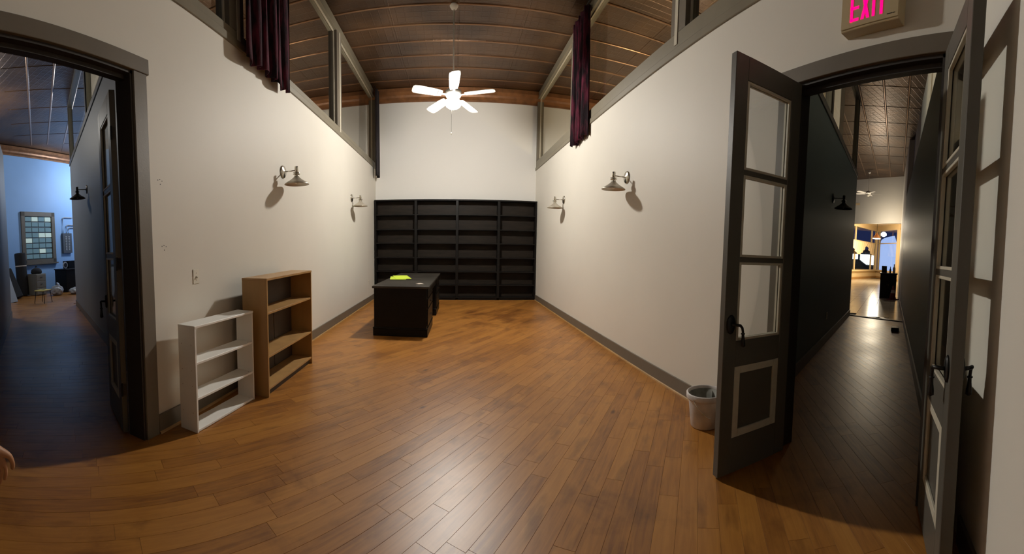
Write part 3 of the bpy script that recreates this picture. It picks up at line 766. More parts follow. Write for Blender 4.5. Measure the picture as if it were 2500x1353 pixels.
dup(s0, (XL, 7.687, 2.36), -PI/2, 'brushed nickel wall sconce on the left wall, the one beside the black bookcase')
dup(s0, (XR, 4.538, 2.32), PI/2, 'brushed nickel wall sconce on the right wall, the larger-looking one nearer the open door')
dup(s0, (XR, 7.412, 2.333), PI/2, 'brushed nickel wall sconce on the right wall, the one beside the black bookcase')
md_ = (M['bronze'], M['iron'], M['bronze'])
aLH = math.atan2(LH1[1]-LH0[1], LH1[0]-LH0[0]); aRH = math.atan2(RH1[1]-RH0[1], RH1[0]-RH0[0])
def onwall(m, s, n, z): return m @ Vector((s, n, z))
sl = (-5.95+2.23)/math.cos(aLH)
sconce('dark unlit wall sconce in the left hallway', onwall(mLH, sl, 0.0, 2.60), aLH, md_)
sr = (5.297-2.29)/math.cos(aRH)
sconce('black unlit wall sconce in the dark teal right hallway', onwall(mRH, sr, 0.0, 2.40), aRH+PI, (M['iron'], M['iron'], M['iron']))

# ------------------------------------------------------------------ ceiling fan
def fan(label, loc, drop, ph, lit, scale=1.0):
    t = thing('ceiling_fan', label, 'ceiling fan', loc); t.scale = (scale,)*3
    fw = M['fanwhite']
    MB().lathe([(0.07, 0), (0.072, -0.02), (0.05, -0.06), (0.016, -0.075)], 24, (0, 0, 0)).build('canopy', fw, t, smooth=True)
    MB().tube([(0, 0, -0.06), (0, 0, -drop+0.06)], 0.011, 12).build('downrod', fw, t, smooth=True)
    z = 0.0; tilt_ = math.radians(-8 if lit else 0)
    def P(o): o.location = (0, 0, -drop); o.rotation_euler = (tilt_, 0, 0); return o
    P(MB().lathe([(0.022, 0.12), (0.05, 0.10), (0.095, 0.085), (0.135, 0.05), (0.14, 0.01), (0.12, -0.03), (0.07, -0.05), (0.06, -0.07)], 32, (0, 0, z)).build('motor_housing', fw, t, smooth=True))
    for k in range(5):
        a = ph + 2*PI*k/5; R_ = Rz(a) @ Matrix.Translation((0, 0, z-0.01)) @ Matrix.Rotation(math.radians(12), 4, 'X')
        b = MB(); out = [(0.20, -0.060), (0.30, -0.078), (0.60, -0.092), (0.675, -0.084), (0.70, -0.055), (0.705, 0), (0.70, 0.055), (0.675, 0.084), (0.60, 0.092), (0.30, 0.078), (0.20, 0.060)]
        n = len(out)
        vs = [R_ @ Vector((x, y, -0.004)) for x, y in out] + [R_ @ Vector((x, y, 0.004)) for x, y in out]
        b.add(vs, [tuple(range(n)), tuple(range(n, 2*n))] + [(i, (i+1) % n, n+(i+1) % n, n+i) for i in range(n)])
        bo = P(b.build('blade', fw, t))
        ir = MB(); ir.box(0.10, 0.25, -0.018, 0.018, -0.012, -0.004, R_); ir.box(0.21, 0.27, -0.042, 0.042, -0.010, -0.004, R_); ir.build('blade_iron', fw, bo)
    if lit:
        P(MB().lathe([(0.06, -0.07), (0.075, -0.08), (0.075, -0.095), (0.05, -0.10)], 24, (0, 0, z)).build('light_kit', fw, t, smooth=True))
        P(MB().lathe([(0.06, -0.095), (0.115, -0.115), (0.135, -0.15), (0.12, -0.19), (0.08, -0.222), (0.02, -0.235)], 28, (0, 0, z)).build('light_globe', M['globe'], t, smooth=True))
        MB().tube([(-0.03, 0.0, -drop-0.08), (-0.03, 0, -drop-0.62)], 0.003, 6).build('pull_chain', M['nickel'], t)
        MB().lathe([(0.003, 0.02), (0.008, 0), (0.008, -0.02), (0.003, -0.03)], 10, (-0.03, 0, -drop-0.63)).build('chain_pull', M['ivory'], t, smooth=True)
    else:
        P(MB().lathe([(0.06, -0.07), (0.08, -0.09), (0.075, -0.13), (0.03, -0.16)], 20, (0, 0, z)).build('light_kit', M['ivory'], t, smooth=True))
    return t
fan('white five-blade ceiling fan with a glowing light, hanging on a long rod', (FAN[0], FAN[1], ZC), 1.44, math.radians(-90+2), True)

# ------------------------------------------------------------------ small things on the walls
sp = thing('light_switch', 'ivory toggle switch plate on the left wall above the white bookcase', 'switch', (XL, 2.631, 1.174), 0)
bx('plate', M['ivory'], sp, 0, 0.006, -0.042, 0.042, -0.062, 0.062, 0.002)
MB().box(0, 0.016, -0.004, 0.004, -0.010, 0.006, Matrix.Translation((0.006, 0, 0.0)) @ Matrix.Rotation(0.5, 4, 'Y')).build('toggle', M['ivory'], sp)
q = MB()
for z in (-0.03, 0.03): q.cbox((0.0066, 0, z), (0.001, 0.006, 0.006))
q.build('screw', M['bronze'], sp, kind='stuff')
for (y, z, lb) in ((2.22, 1.941, 'upper cluster of four dark screw holes on the left wall by the doorway'), (2.24, 1.433, 'lower cluster of four dark screw holes on the left wall by the doorway')):
    q = MB(); R_ = Matrix.Rotation(PI/2, 4, 'Y')
    for dy, dz in ((-0.022, 0.008), (0.0, 0.014), (0.024, 0.004), (0.004, -0.022)):
        q.lathe([(0.0042, 0.0), (0.0042, 0.0012)], 8, (XL, y+dy, z+dz), mtx=R_)
    tag(q.build('screw_holes', M['ink'], kind='stuff'), lb, 'wall marks')
q = thing('wall_outlet', 'white electrical outlet low on the left wall near the desk', 'outlet', (XL, 9.24, 0.49))
bx('plate', M['ivory'], q, 0, 0.006, -0.038, 0.038, -0.06, 0.06, 0.002)
for z in (-0.024, 0.024): bx('socket', M['card'], q, 0.006, 0.009, -0.016, 0.016, z-0.014, z+0.014, 0.001)

# exit sign
ex = thing('exit_sign', 'beige exit sign with glowing red letters above the right doorway', 'sign', (XR, 1.225, 2.83))
bx('housing', M['exitbody'], ex, -0.085, 0, -0.20, 0.20, 0.0, 0.235, 0.004)
bx('face_plate', M['exitbody'], ex, -0.092, -0.085, -0.197, 0.197, 0.012, 0.228, 0.002)
def letter(ch, yc):
    q = MB(); w2 = 0.030; s = 0.013; z0, z1 = 0.045, 0.20; X0, X1 = -0.0945, -0.0905
    def bb(a, b, c, d): q.box(X0, X1, yc-b, yc-a, c, d)       # a,b in reading direction
    if ch == 'E':
        bb(-w2, -w2+0.018, z0, z1)
        for z in (z0, (z0+z1)/2-s/2, z1-s*1.2): bb(-w2, w2, z, z+s*1.2)
    elif ch == 'I': bb(-0.009, 0.009, z0, z1)
    elif ch == 'T': bb(-0.009, 0.009, z0, z1); bb(-w2, w2, z1-s*1.2, z1)
    elif ch == 'X':
        for sg in (1, -1):
            d = 0.010
            pts = [(yc-sg*(-w2), z0), (yc-sg*(-w2+0.020), z0), (yc-sg*(w2), z1), (yc-sg*(w2-0.020), z1)]
            vs = [(X0, *p) for p in pts] + [(X1, *p) for p in pts]
            q.add(vs, [(0, 1, 2, 3), (4, 5, 6, 7), (0, 1, 5, 4), (1, 2, 6, 5), (2, 3, 7, 6), (3, 0, 4, 7)])
    q.build('letter', M['exitred'], ex)
for ch, yc in (('E', 0.100), ('X', 0.025), ('I', -0.032), ('T', -0.085)): letter(ch, yc)
q = MB()
for k, (hh, ww) in enumerate(((5, 4), (5, 3), (4, 4), (5, 3), (4, 4), (5, 4), (4, 3), (5, 4), (5, 3))):
    q.box(-0.0935, -0.0915, -0.128-k*0.006, -0.128-k*0.006+ww*0.001, 0.032, 0.032+hh*0.001)
q.build('small_print', M['ink'], ex, kind='stuff')

# ------------------------------------------------------------------ bucket
bk = thing('bucket', 'scuffed white plastic bucket on the floor behind the open door leaf', 'bucket', (1.925, 2.47, 0.002)); bk.scale = (1.08,)*3
MB().lathe([(0.100, 0.0), (0.104, 0.004), (0.128, 0.205), (0.128, 0.21), (0.142, 0.213), (0.145, 0.222), (0.145, 0.252), (0.138, 0.258), (0.132, 0.254), (0.128, 0.235), (0.099, 0.012), (0.0, 0.010), (0.0, 0.0)], 40, closed=True).build('tub', M['bucket'], bk, smooth=True)
MB().lathe([(0.128, 0.235), (0.0985, 0.0125), (0.001, 0.0115), (0.001, 0.0135), (0.0970, 0.0145), (0.1265, 0.235)], 40, closed=True).build('inner_lining', M['bucket_in'], bk, smooth=True)
pts = []
for k in range(25):
    a = PI*k/24; pts.append((0.148*math.cos(a)*0.99, -0.148*math.sin(a)*0.72, 0.225-0.15*math.sin(a)))
q = MB(); q.tube([(p[0]*math.cos(0.3)-p[1]*math.sin(0.3), p[0]*math.sin(0.3)+p[1]*math.cos(0.3), p[2]) for p in pts], 0.0025, 6); q.build('bail_handle', M['nickel'], bk)

# ------------------------------------------------------------------ right hallway
tp = onwall(mRH, (3.395-2.29)/math.cos(aRH), 0, 1.64)
ts = thing('thermostat', 'white thermostat on the dark teal wall of the right hallway', 'thermostat', tp, aRH+PI)
bx('case', M['ivory'], ts, -0.04, 0.04, 0, 0.028, -0.055, 0.055, 0.006)
bx('display', M['greypanel'], ts, -0.022, 0.022, 0.028, 0.030, 0.0, 0.03)
ot = thing('wall_outlet', 'small outlet low on the dark wall of the right hallway', 'outlet', onwall(mRH, (5.327-2.29)/math.cos(aRH), 0, 0.45), aRH+PI)
bx('plate', M['ivory'], ot, -0.037, 0.037, 0, 0.006, -0.06, 0.06, 0.002)
for z in (-0.024, 0.024): bx('socket', M['card'], ot, -0.016, 0.016, 0.006, 0.009, z-0.014, z+0.014, 0.001)
vp = (2.90, 2.42, 0.0)
vg = thing('vent_grille', 'pale louvred vent cover standing on the floor against the right hallway wall', 'vent', vp, aRH+PI)
tilt = Matrix.Rotation(math.radians(6), 4, 'X')
q = MB()
for (xa, xb, za, zb) in ((-0.16, -0.135, 0, 0.30), (0.135, 0.16, 0, 0.30), (-0.16, 0.16, 0, 0.025), (-0.16, 0.16, 0.275, 0.30)): q.box(xa, xb, -0.006, 0.006, za, zb, tilt)
q.build('frame', M['ivory'], vg)
for k in range(11):
    MB().box(-0.135, 0.135, -0.008, 0.008, -0.001, 0.001, tilt @ Matrix.Translation((0, 0, 0.04+k*0.022)) @ Matrix.Rotation(0.7, 4, 'X')).build('louvre', M['ivory'], vg)
q = thing('black_box', 'small black box lying on the floor before the threshold of the right hallway', 'box', (7.25, 3.30, 0), 0.4)
bx('case', M['iron'], q, -0.10, 0.10, -0.08, 0.08, 0, 0.07, 0.008); bx('lid', M['greypanel'], q, -0.09, 0.09, -0.07, 0.07, 0.07, 0.075)

# far end of the right hall: header wall, bay window, fan, pendant
E0, E1 = (16.75, 11.6), (16.40, 7.55)
m_, l_ = frame2(E0, E1)
MB().box(-3.0, l_+0.2, 0, 0.2, 3.19, ZC+0.1, m_).build('wall_front_header', M['wall'], kind='structure')
fan('white unlit ceiling fan on a long rod, far down the right hallway', (15.25, 8.66, ZC), 1.05, 0.3, False, 0.9)
# bay
B2, B3 = (27.9, 14.75), (25.35, 11.52)
B0 = (16.75, 13.2)
mb1, lb1 = frame2(B0, B2)
mb2, lb2 = frame2(B2, B3)
def bay(name, m, l, xs):
    o = bx(name, M['warmframe'], None, 0, l, -0.10, 0.10, 0, 0.58, kind='structure', mtx=m)
    bx('window_stool', M['warmframe'], o, 0, l, -0.24, 0.12, 0.58, 0.68, mtx=m)
    bx('head_board', M['warmframe'], o, 0, l, -0.10, 0.10, 3.72, 4.12, mtx=m)
    bx('transom_bar', M['warmframe'], o, 0, l, -0.04, 0.04, 2.72, 2.79, mtx=m)
    bx('apron', M['oak'], o, 0, l, -0.13, -0.10, 0, 0.16, mtx=m)
    for x in xs: bx('mullion', M['warmframe'], o, x-0.05, x+0.05, -0.05, 0.05, 0.68, 3.74, mtx=m)
    xs = sorted(xs)
    for a, b in zip(xs[:-1], xs[1:]):
        bx('glass_pane', M['glass'], o, a+0.05, b-0.05, -0.005, 0.005, 0.68, 3.72, mtx=m)
    return o
b1 = bay('window_5', mb1, lb1, [0.1, 3.45, 6.75, 9.95, lb1-0.28])
bx('mullion', M['warmframe'], b1, lb1-0.3, lb1+0.1, -0.12, 0.10, 0.6, 3.8, mtx=mb1)
b2 = bay('window_6', mb2, lb2, [0.45, lb2-0.35])
bx('mullion', M['warmframe'], b2, lb2-0.4, lb2, -0.12, 0.10, 0.6, 3.8, mtx=mb2)
MB().box(16.6, 29.0, 7.0, 19, 4.10, 4.2).build('ceiling_bay', M['warmframe'], kind='structure')
m_, l_ = frame2((15.5, 7.04), (25.6, 11.56))
MB().box(0, l_, -0.15, 0, 0, 4.15, m_).build('wall_bay_right', M['warmframe'], kind='structure')
# gathered valance over the bay window
v = MB(); nx_, ny_ = 60, 8; vs = []; fs = []
for i in range(nx_+1):
    u = i/nx_
    x = 5.6+4.6*u; sag = 0.22+0.75*abs(math.sin(u*1.6*PI))
    for j in range(ny_+1):
        f = j/ny_; vs.append(mb1 @ Vector((x, -0.20-0.05*math.sin(i*1.3+j*0.6), 2.74-sag*f)))
for i in range(nx_):
    for j in range(ny_): a = i*(ny_+1)+j; fs.append((a, a+1, a+ny_+2, a+ny_+1))
v.add(vs, fs); vo_ = v.build('valance', M['swag'], smooth=True); tag(vo_, 'cream swagged valance across the lit front window', 'curtain')
vo_.modifiers.new('t', 'SOLIDIFY').thickness = 0.01
pn = thing('pendant_lamp', 'salmon cone pendant lamp glowing before the front window', 'pendant lamp', (22.5, 11.96, 4.1))
MB().tube([(0, 0, 0), (0, 0, -0.92)], 0.012, 8).build('cord', M['iron'], pn)
MB().lathe([(0.03, -0.86), (0.06, -0.93), (0.17, -1.10), (0.28, -1.24), (0.27, -1.25), (0.15, -1.12), (0.05, -0.97), (0.02, -0.88)], 32, closed=True).build('lamp_shade', M['pendant'], pn, smooth=True)
MB().lathe([(0.02, -1.14), (0.25, -1.235), (0.25, -1.275), (0.05, -1.30)], 24).build('bulb', M['bulb'], pn, smooth=True)
# cabinet with bottles, cone
cb = thing('cabinet', 'low black cabinet at the far end of the right hallway wall', 'cabinet', (13.62, 6.62, 0), tdir)
bx('body', M['black'], cb, -0.35, 0.35, -0.32, 0.30, 0.0, 0.92, 0.004)
bx('top_board', M['black'], cb, -0.38, 0.38, -0.35, 0.33, 0.92, 0.96, 0.004)
for s in (-1, 1):
    d_ = bx('door', M['black'], cb, -0.365, -0.35, s*0.15-0.14, s*0.15+0.14, 0.06, 0.86, 0.003)
    MB().lathe([(0.004, 0), (0.012, 0.012), (0.008, 0.02)], 10, (-0.38, s*0.03, 0.5)).build('knob', M['brass'], d_)
def bottle(lb, loc, mt, s=1):
    t = thing('bottle', lb, 'bottle', loc)
    MB().lathe([(0.04*s, 0), (0.042*s, 0.01), (0.042*s, 0.15*s), (0.018*s, 0.20*s), (0.016*s, 0.25*s)], 16).build('glass_body', mt, t, smooth=True)
    MB().lathe([(0.018*s, 0.25*s), (0.018*s, 0.275*s)], 12).build('cap', M['iron'], t)
    return t
bottle('tan bottle standing on the black cabinet, the taller one by the wall', (13.68, 6.42, 0.96), M['card'], 1.25)
bottle('short brown bottle on the black cabinet in front of the tan one', (13.55, 6.52, 0.96), M['bottle'], 0.9)
q = thing('picture_stand', 'dark propped card leaning on the black cabinet top', 'card stand', (13.60, 6.80, 0.96), 0.3)
MB().box(-0.01, 0.01, -0.10, 0.10, 0, 0.26, Matrix.Rotation(-0.2, 4, 'Y')).build('card', M['ink'], q); bx('foot', M['ink'], q, -0.06, 0.06, -0.05, 0.05, 0, 0.012)
cn = thing('traffic_cone', 'dull red cone standing on the tiles beside the black cabinet', 'cone', (13.05, 6.12, 0))
bx('base', M['cone'], cn, -0.17, 0.17, -0.17, 0.17, 0, 0.03, 0.004)
MB().lathe([(0.13, 0.03), (0.03, 0.50), (0.02, 0.52)], 20).build('body', M['cone'], cn, smooth=True)
MB().lathe([(0.085, 0.245), (0.060, 0.36)], 20).build('band', M['card'], cn)

# outside the front window
MB().box(17, 60, -5, 60, -0.25, -0.13).build('ground_street', M['asphalt'], kind='structure')
st_ = MB().box(44, 45, 8, 50, -0.13, 2.7).build('building', M['nightwall']); tag(st_, 'dark building across the street behind the front window', 'building')
for y0_, y1_, za, zb in ((23.0, 25.6, 0.8, 2.1), (26.0, 27.0, 0.8, 2.1), (28.4, 31.0, 0.6, 2.3), (19.0, 20.5, 0.9, 2.2)):
    bx('window', M['shopglow'], st_, 43.9, 44.0, y0_, y1_, za, zb)
sl_ = thing('street_lamp', 'bright white street lamp outside the front window', 'street lamp', (33.0, 16.8, 0.15))
MB().tube([(0, 0, -0.28), (0, 0, 3.6)], [0.08, 0.05], 10).build('post', M['iron'], sl_)
MB().lathe([(0.08, 3.55), (0.26, 3.68), (0.26, 3.85), (0.08, 4.0)], 20).build('lamp_globe', M['streetglow'], sl_, smooth=True)
sg = thing('lit_sign', 'pale blue lit arched sign standing outside the door pane', 'sign', (30.5, 14.95, 0.0), math.radians(26))
q = MB(); arch = [(-0.75, 0.1), (0.75, 0.1), (0.75, 2.8)] + [(0.75-1.5*math.sin(PI/2*k/8)*1.0, 2.8+0.9*(1-k/8)**0.5 if k < 8 else 2.8) for k in range(1, 9)]
n = len(arch); q.add([(-0.05, -p[0], p[1]) for p in arch]+[(0.05, -p[0], p[1]) for p in arch], [tuple(range(n)), tuple(range(n, 2*n))]+[(i, (i+1) % n, n+(i+1) % n, n+i) for i in range(n)])
q.build('panel', M['bluesign'], sg); MB().box(-0.08, 0.08, -0.78, -0.72, 0, 2.8).build('post', M['iron'], sg)
car = thing('car', 'dark parked car seen through the front window', 'car', (32.5, 20.3, -0.12), math.radians(120))
side = [(-2.2, 0.3), (2.2, 0.3), (2.25, 0.75), (1.9, 0.95), (1.0, 1.02), (0.35, 1.5), (-1.1, 1.55), (-1.8, 1.05), (-2.2, 0.95)]
n = len(side); q = MB(); q.add([(p[0], -0.85, p[1]) for p in side]+[(p[0], 0.85, p[1]) for p in side], [tuple(range(n)), tuple(range(n, 2*n))]+[(i, (i+1) % n, n+(i+1) % n, n+i) for i in range(n)])
q.build('body', M['carpaint'], car, 0.05)
MB().box(-1.0, 0.3, -0.87, 0.87, 1.08, 1.42).build('window', M['carglass'], car)
for x in (-1.35, 1.35):
    for y in (-0.78, 0.78): MB().lathe([(0.32, -0.1), (0.32, 0.1)], 20, (x, y, 0.32), mtx=Matrix.Rotation(PI/2, 4, 'X')).build('wheel', M['iron'], car)
MB().tube([(-2.1, -0.88, 0.98), (0, -0.88, 1.04), (1.9, -0.88, 0.98)], 0.02, 6).build('trim_strip', M['chrome'], car)

# ------------------------------------------------------------------ far room on the left
def W3(s, n, z): return mBW @ Vector((s, n, z))
# wall local x = distance from (-12.2, 2.4); wall faces local -y... room lies on +x world side
aBW = math.atan2(11.5-2.4, -13.75+12.2)
def ybw(y): return (y-2.4)/math.sin(aBW)
wn = thing('glass_block_window', None, None, W3(0, 0, 0), aBW)
del_keys = [k for k in ('label', 'category') if k in wn]
wn.name = 'window_7'; wn['kind'] = 'structure'
s0_, s1_ = ybw(6.42), ybw(8.02)
z0_, z1_ = 1.10, 3.03
for (a, b, c, d) in ((s0_, s0_+0.16, z0_, z1_), (s1_-0.16, s1_, z0_, z1_), (s0_, s1_, z0_, z0_+0.14), (s0_, s1_, z1_-0.16, z1_)):
    bx('window_frame', M['trim'], wn, a, b, -0.06, 0.0, c, d)
bx('window_sill', M['trim'], wn, s0_-0.05, s1_+0.05, -0.12, 0, z0_-0.05, z0_)
gw = (s1_-s0_-0.34)/4; gh = (z1_-z0_-0.32)/8
rg = random.Random(11)
bx('mortar_backing', M['greypanel'], wn, s0_+0.16, s1_-0.16, -0.004, 0.0, z0_+0.14, z1_-0.16)
for i in range(4):
    for j in range(8):
        xa = s0_+0.17+i*gw; za = z0_+0.15+j*gh
        lit = (i, j) in ((1, 7), (3, 7), (2, 4), (0, 3), (3, 4), (2, 1))
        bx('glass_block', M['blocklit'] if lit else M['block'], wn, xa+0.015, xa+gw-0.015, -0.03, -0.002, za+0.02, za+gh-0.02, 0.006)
ep = thing('electrical_panel', 'grey open breaker panel with conduits on the blue wall', 'electrical panel', W3(ybw(8.62), 0, 1.42), aBW)
bx('box', M['greypanel'], ep, -0.24, 0.24, -0.10, 0, 0, 0.80, 0.004)
for s in (-0.09, 0.07):
    for k in range(9): bx('breaker', M['board'], ep, s-0.035, s+0.035, -0.115, -0.10, 0.12+k*0.065, 0.155+k*0.065)
for k, (x, zt) in enumerate(((-0.18, 1.35), (0.0, 1.05), (0.12, 0.95))):
    MB().tube([(x, -0.04, 0.8), (x, -0.04, zt), (x+0.03, -0.04, zt+0.06), (x+0.10, -0.04, zt+0.08), (x+0.55, -0.04, zt+0.08)], 0.018, 8).build('conduit', M['board'], ep, smooth=True)
def proom(az_deg, r): a = math.radians(az_deg); return (math.sin(a)*r, math.cos(a)*r)
# rolled rug, leaning mat and boards, file cabinet, desk, bags, stool
x, y = -12.35, 6.12
q = thing('rolled_rug', 'dark rolled rug standing upright beside the glass block window', 'rug', (x, y, 0))
MB().lathe([(0.19, 0), (0.20, 0.02), (0.205, 1.45), (0.19, 1.5), (0.10, 1.48)], 20, mtx=Matrix.Rotation(-0.08, 4, 'Y')).build('roll', M['rug'], q, smooth=True)
MB().lathe([(0.208, 1.02), (0.208, 1.06)], 20, mtx=Matrix.Rotation(-0.08, 4, 'Y')).build('strap', M['card'], q)
q = thing('folded_mat', 'dark mat leaning at the left beside the pale boards in the blue-walled room', 'mat', (-11.55, 5.45, 0), 0.2)
MB().box(-0.10, 0.10, -0.28, 0.28, 0, 1.05, Matrix.Rotation(math.radians(-24), 4, 'Y') @ Matrix.Rotation(math.radians(8), 4, 'X')).build('mat', M['rug'], q, 0.03)
q = thing('leaning_board', 'pale board leaning at the left of the blue-walled room', 'board', (-10.75, 4.98, 0), 0.45)
MB().box(-0.015, 0.015, -0.20, 0.20, 0, 0.98, Matrix.Rotation(math.radians(-20), 4, 'Y')).build('board', M['board'], q)
MB().box(-0.06, -0.035, -0.20, 0.20, 0, 0.93, Matrix.Rotation(math.radians(-20), 4, 'Y')).build('backing', M['rug'], q)
fc = thing('file_cabinet', 'beige file cabinet with dark clutter on top, left of the black desk', 'cabinet', (-12.15, 6.58, 0), aBW-PI/2)
bx('body', M['beigemetal'], fc, -0.25, 0.25, -0.22, 0.22, 0, 0.74, 0.004)
for k in range(3):
    d_ = bx('drawer', M['beigemetal'], fc, 0.25, 0.265, -0.20, 0.20, 0.03+k*0.235, 0.245+k*0.235, 0.003)
    bx('drawer_pull', M['greypanel'], d_, 0.265, 0.28, -0.05, 0.05, 0.15+k*0.235, 0.165+k*0.235)
q = thing('tool_bag', 'dark lumpy bag on top of the beige file cabinet', 'bag', (-12.15, 6.58, 0.742))
MB().lathe([(0.16, 0), (0.19, 0.05), (0.17, 0.14), (0.10, 0.19), (0.04, 0.20)], 14, mtx=Matrix.Diagonal((1, 1.1, 1, 1))).build('body', M['rug'], q, smooth=True)
MB().tube([(-0.08, 0, 0.17), (-0.05, 0, 0.26), (0.05, 0, 0.26), (0.08, 0, 0.17)], 0.012, 8).build('handle', M['rug'], q)
dkk = thing('desk', 'black desk under the breaker panel in the blue-walled room', 'desk', (-12.30, 8.15, 0), aBW-PI/2)
bx('desk_top', M['black'], dkk, -0.35, 0.35, -0.55, 0.75, 0.80, 0.84, 0.004)
bx('pedestal', M['black'], dkk, -0.32, 0.32, -0.53, -0.10, 0, 0.80, 0.003)
bx('pedestal', M['black'], dkk, -0.32, 0.32, 0.30, 0.73, 0, 0.80, 0.003)
bx('modesty_panel', M['black'], dkk, 0.28, 0.31, -0.10, 0.30, 0.25, 0.80)
bx('hutch', M['black'], dkk, -0.32, 0.0, -0.1, 0.75, 0.84, 1.12, 0.003)
q = thing('round_clock', 'small round clock standing on the far black desk', 'clock', (-12.1, 7.78, 0.842), aBW-PI/2)
RY = Matrix.Rotation(PI/2, 4, 'Y')
MB().lathe([(0.11, -0.02), (0.12, 0.0), (0.11, 0.02)], 20, (0, 0, 0.14), mtx=RY).build('case', M['board'], q, smooth=True)
MB().lathe([(0.085, 0.02), (0.08, 0.024)], 20, (0, 0, 0.14), mtx=RY).build('dial', M['ink'], q); bx('foot', M['greypanel'], q, -0.03, 0.03, -0.05, 0.05, 0, 0.03)
def bag(lb, loc, s, seed):
    bm = bmesh.new(); bmesh.ops.create_icosphere(bm, subdivisions=4, radius=1)
    from mathutils import noise
    for v in bm.verts:
        d = 1+0.22*noise.noise(v.co*2.1+Vector((seed, 0, 0)))+0.10*noise.noise(v.co*6+Vector((0, seed, 0)))
        v.co = Vector((v.co.x*s[0]*d, v.co.y*s[1]*d, max(0, (v.co.z*d+0.75)*s[2])))
    me = bpy.data.meshes.new('bag'); bm.to_mesh(me); bm.free(); me.materials.append(M['bag'])
    for p in me.polygons: p.use_smooth = True
    o = bpy.data.objects.new('plastic_bag', me); o.location = loc; C.objects.link(o); tag(o, lb, 'bag')
    md = M['bag']
    k = MB().tube([(0, 0, s[2]*1.6), (0.02, 0, s[2]*1.85), (0.05, 0.02, s[2]*2.05)], [0.05, 0.025, 0.07], 8).build('bag_knot', M['bag'], o, smooth=True)
    return o
bag('clear crumpled plastic bag on the floor, the one under the glass block window', (-11.45, 6.98, 0), (0.21, 0.22, 0.19), 3)
bag('grey crumpled plastic bag on the floor, the flatter one by the black desk', (-11.2, 7.60, 0), (0.20, 0.26, 0.13), 9)
so = thing('step_stool', 'small yellow-topped stool with thin legs in the blue-walled room', 'stool', (-9.9, 5.55, 0), 0.5)
q = MB(); q.box(-0.16, 0.16, -0.22, 0.22, 0.36, 0.385); q.build('seat', M['yellow'], so, 0.004)
MB().box(-0.05, 0.05, -0.05, 0.06, 0.385, 0.392).build('hand_slot', M['ink'], so)
for sx in (-1, 1):
    for sy in (-1, 1): MB().tube([(sx*0.13, sy*0.18, 0.36), (sx*0.17, sy*0.21, 0)], 0.010, 8).build('leg', M['iron'], so)

# ------------------------------------------------------------------ person at the left edge (only a hand shows)
def skin_mesh(name, joints, edges, material, parent=None, sub=2, root=0):
    me = bpy.data.meshes.new(name); me.from_pydata([j[0] for j in joints], edges, [])
    o = bpy.data.objects.new(name, me); C.objects.link(o); me.materials.append(material)
    md = o.modifiers.new('skin', 'SKIN'); md.use_smooth_shade = True; md.branch_smoothing = 0.3
    for i, j in enumerate(joints):
        sv = me.skin_vertices[0].data[i]; rr = j[1]; sv.radius = rr if isinstance(rr, tuple) else (rr, rr)
        sv.use_root = (i == root)
    s = o.modifiers.new('sub', 'SUBSURF'); s.levels = sub; s.render_levels = sub
    if parent: o.parent = parent
    return o
PX, PY = -1.635, 0.25
per = thing('person', 'person in dark clothes at the left edge, one hand hanging at the side', 'person', (PX, PY, 0))
hx, hy = 0.285, 0.275                     # hanging hand, local
J = [((0, 0, 0.95), (0.15, 0.11)), ((0, 0, 1.12), (0.135, 0.10)), ((0, 0, 1.32), (0.155, 0.11)), ((0, 0, 1.45), (0.10, 0.08)), ((0, 0.01, 1.52), 0.055), ((0, 0.02, 1.60), (0.07, 0.085)), ((0, 0.02, 1.70), (0.075, 0.092)), ((0, 0.01, 1.78), (0.05, 0.06)),
     ((0.19, 0, 1.41), 0.06), ((0.24, 0.05, 1.10), 0.044), ((hx-0.02, hy-0.07, 0.80), 0.030), ((hx-0.01, hy-0.03, 0.705), (0.024, 0.036)), ((hx, hy, 0.65), (0.02, 0.038)),
     ((-0.19, 0, 1.41), 0.06), ((-0.24, 0.0, 1.12), 0.044), ((-0.26, 0.06, 0.86), 0.028), ((-0.26, 0.07, 0.78), (0.02, 0.036)),
     ((0.10, 0, 0.90), 0.085), ((0.13, 0.10, 0.50), 0.06), ((0.12, 0.04, 0.10), 0.038), ((0.13, 0.17, 0.035), (0.04, 0.03)),
     ((-0.10, 0, 0.90), 0.085), ((-0.11, 0.02, 0.50), 0.06), ((-0.11, -0.04, 0.10), 0.038), ((-0.12, 0.10, 0.035), (0.04, 0.03))]
E_ = [(0, 1), (1, 2), (2, 3), (3, 4), (4, 5), (5, 6), (6, 7), (3, 8), (8, 9), (9, 10), (10, 11), (11, 12), (3, 13), (13, 14), (14, 15), (15, 16), (0, 17), (17, 18), (18, 19), (19, 20), (0, 21), (21, 22), (22, 23), (23, 24)]
def fingers(J, E_, bi, b, fwd):
    offs = [(-0.030, 0.078), (-0.011, 0.088), (0.009, 0.082), (0.028, 0.066)]
    for oy, ln in offs:
        n = len(J); ox, oy2 = fwd[0]*oy, fwd[1]*oy
        J.append(((b[0]+ox, b[1]+oy2, b[2]-0.02), 0.0095)); J.append(((b[0]+ox-0.004, b[1]+oy2, b[2]-0.02-ln*0.5), 0.0088)); J.append(((b[0]+ox-0.020, b[1]+oy2, b[2]-0.02-ln), 0.0075))
        E_ += [(bi, n), (n, n+1), (n+1, n+2)]
    n = len(J)
    J.append(((b[0]-fwd[0]*-0.045, b[1]+fwd[1]*0.045, b[2]+0.015), 0.012)); J.append(((b[0]-0.012+fwd[0]*0.06, b[1]+fwd[1]*0.06, b[2]-0.022), 0.010)); J.append(((b[0]-0.02+fwd[0]*0.06, b[1]+fwd[1]*0.06, b[2]-0.048), 0.0085))
    E_ += [(bi-1, n), (n, n+1), (n+1, n+2)]
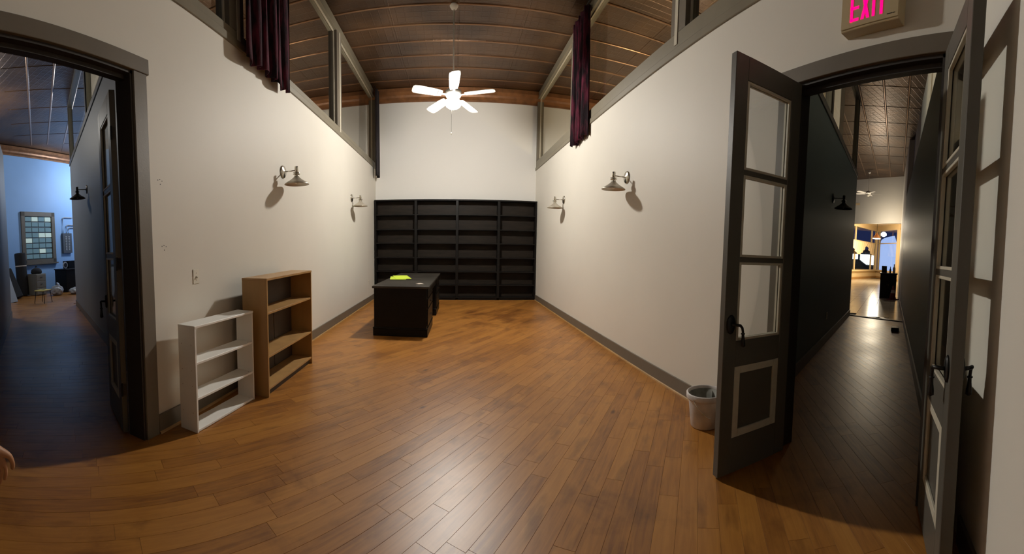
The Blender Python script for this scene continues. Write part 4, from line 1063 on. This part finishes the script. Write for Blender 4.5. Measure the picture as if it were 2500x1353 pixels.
fingers(J, E_, 12, (hx, hy, 0.65), (0.35, 0.94)); fingers(J, E_, 16, (-0.26, 0.07, 0.78), (0, 1))
skin_mesh('body', J, E_, M['skin'], per)
SJ = [((0, 0, 0.93), (0.165, 0.125)), ((0, 0, 1.12), (0.15, 0.115)), ((0, 0, 1.32), (0.17, 0.125)), ((0, 0, 1.43), (0.12, 0.09)), ((0.19, 0, 1.41), 0.072), ((0.24, 0.05, 1.10), 0.056), ((0.255, 0.14, 0.95), 0.046), ((-0.19, 0, 1.41), 0.072), ((-0.24, 0, 1.12), 0.056), ((-0.25, 0.04, 0.96), 0.046)]
skin_mesh('shirt', SJ, [(0, 1), (1, 2), (2, 3), (3, 4), (4, 5), (5, 6), (3, 7), (7, 8), (8, 9)], M['shirt'], per)
TJ = [((0, 0, 0.96), (0.16, 0.12)), ((0.10, 0, 0.86), 0.105), ((0.13, 0.10, 0.50), 0.078), ((0.12, 0.04, 0.08), 0.062), ((-0.10, 0, 0.86), 0.105), ((-0.11, 0.02, 0.50), 0.078), ((-0.11, -0.04, 0.08), 0.062)]
skin_mesh('trousers', TJ, [(0, 1), (1, 2), (2, 3), (0, 4), (4, 5), (5, 6)], M['jeans'], per)
for (x, y) in ((0.125, 0.02), (-0.115, -0.06)):
    skin_mesh('shoe', [((x, y-0.02, 0.05), (0.05, 0.05)), ((x, y+0.10, 0.042), (0.05, 0.04)), ((x+0.005, y+0.20, 0.032), (0.045, 0.028))], [(0, 1), (1, 2)], M['shoe'], per)
hb_ = MB().lathe([(0.001, 1.835), (0.06, 1.825), (0.088, 1.79), (0.095, 1.74), (0.090, 1.69), (0.075, 1.64)], 20, (0, -0.005, 0)); hb_.build('hair', M['hair'], per, smooth=True)
for s in (-1, 1):
    MB().lathe([(0.001, -0.010), (0.011, 0), (0.001, 0.010)], 10, (s*0.03, 0.105, 1.70)).build('eye', M['ivory'], per, smooth=True)
    MB().lathe([(0.004, -0.028), (0.014, 0), (0.004, 0.028)], 10, (s*0.088, 0.02, 1.685)).build('ear', M['skin'], per, smooth=True)
MB().tube([(0, 0.108, 1.705), (0, 0.128, 1.665), (0, 0.112, 1.66)], [0.007, 0.013, 0.008], 10).build('nose', M['skin'], per, smooth=True)
MB().tube([(-0.024, 0.106, 1.63), (0, 0.114, 1.632), (0.024, 0.106, 1.63)], 0.006, 8).build('mouth', M['cone'], per, smooth=True)
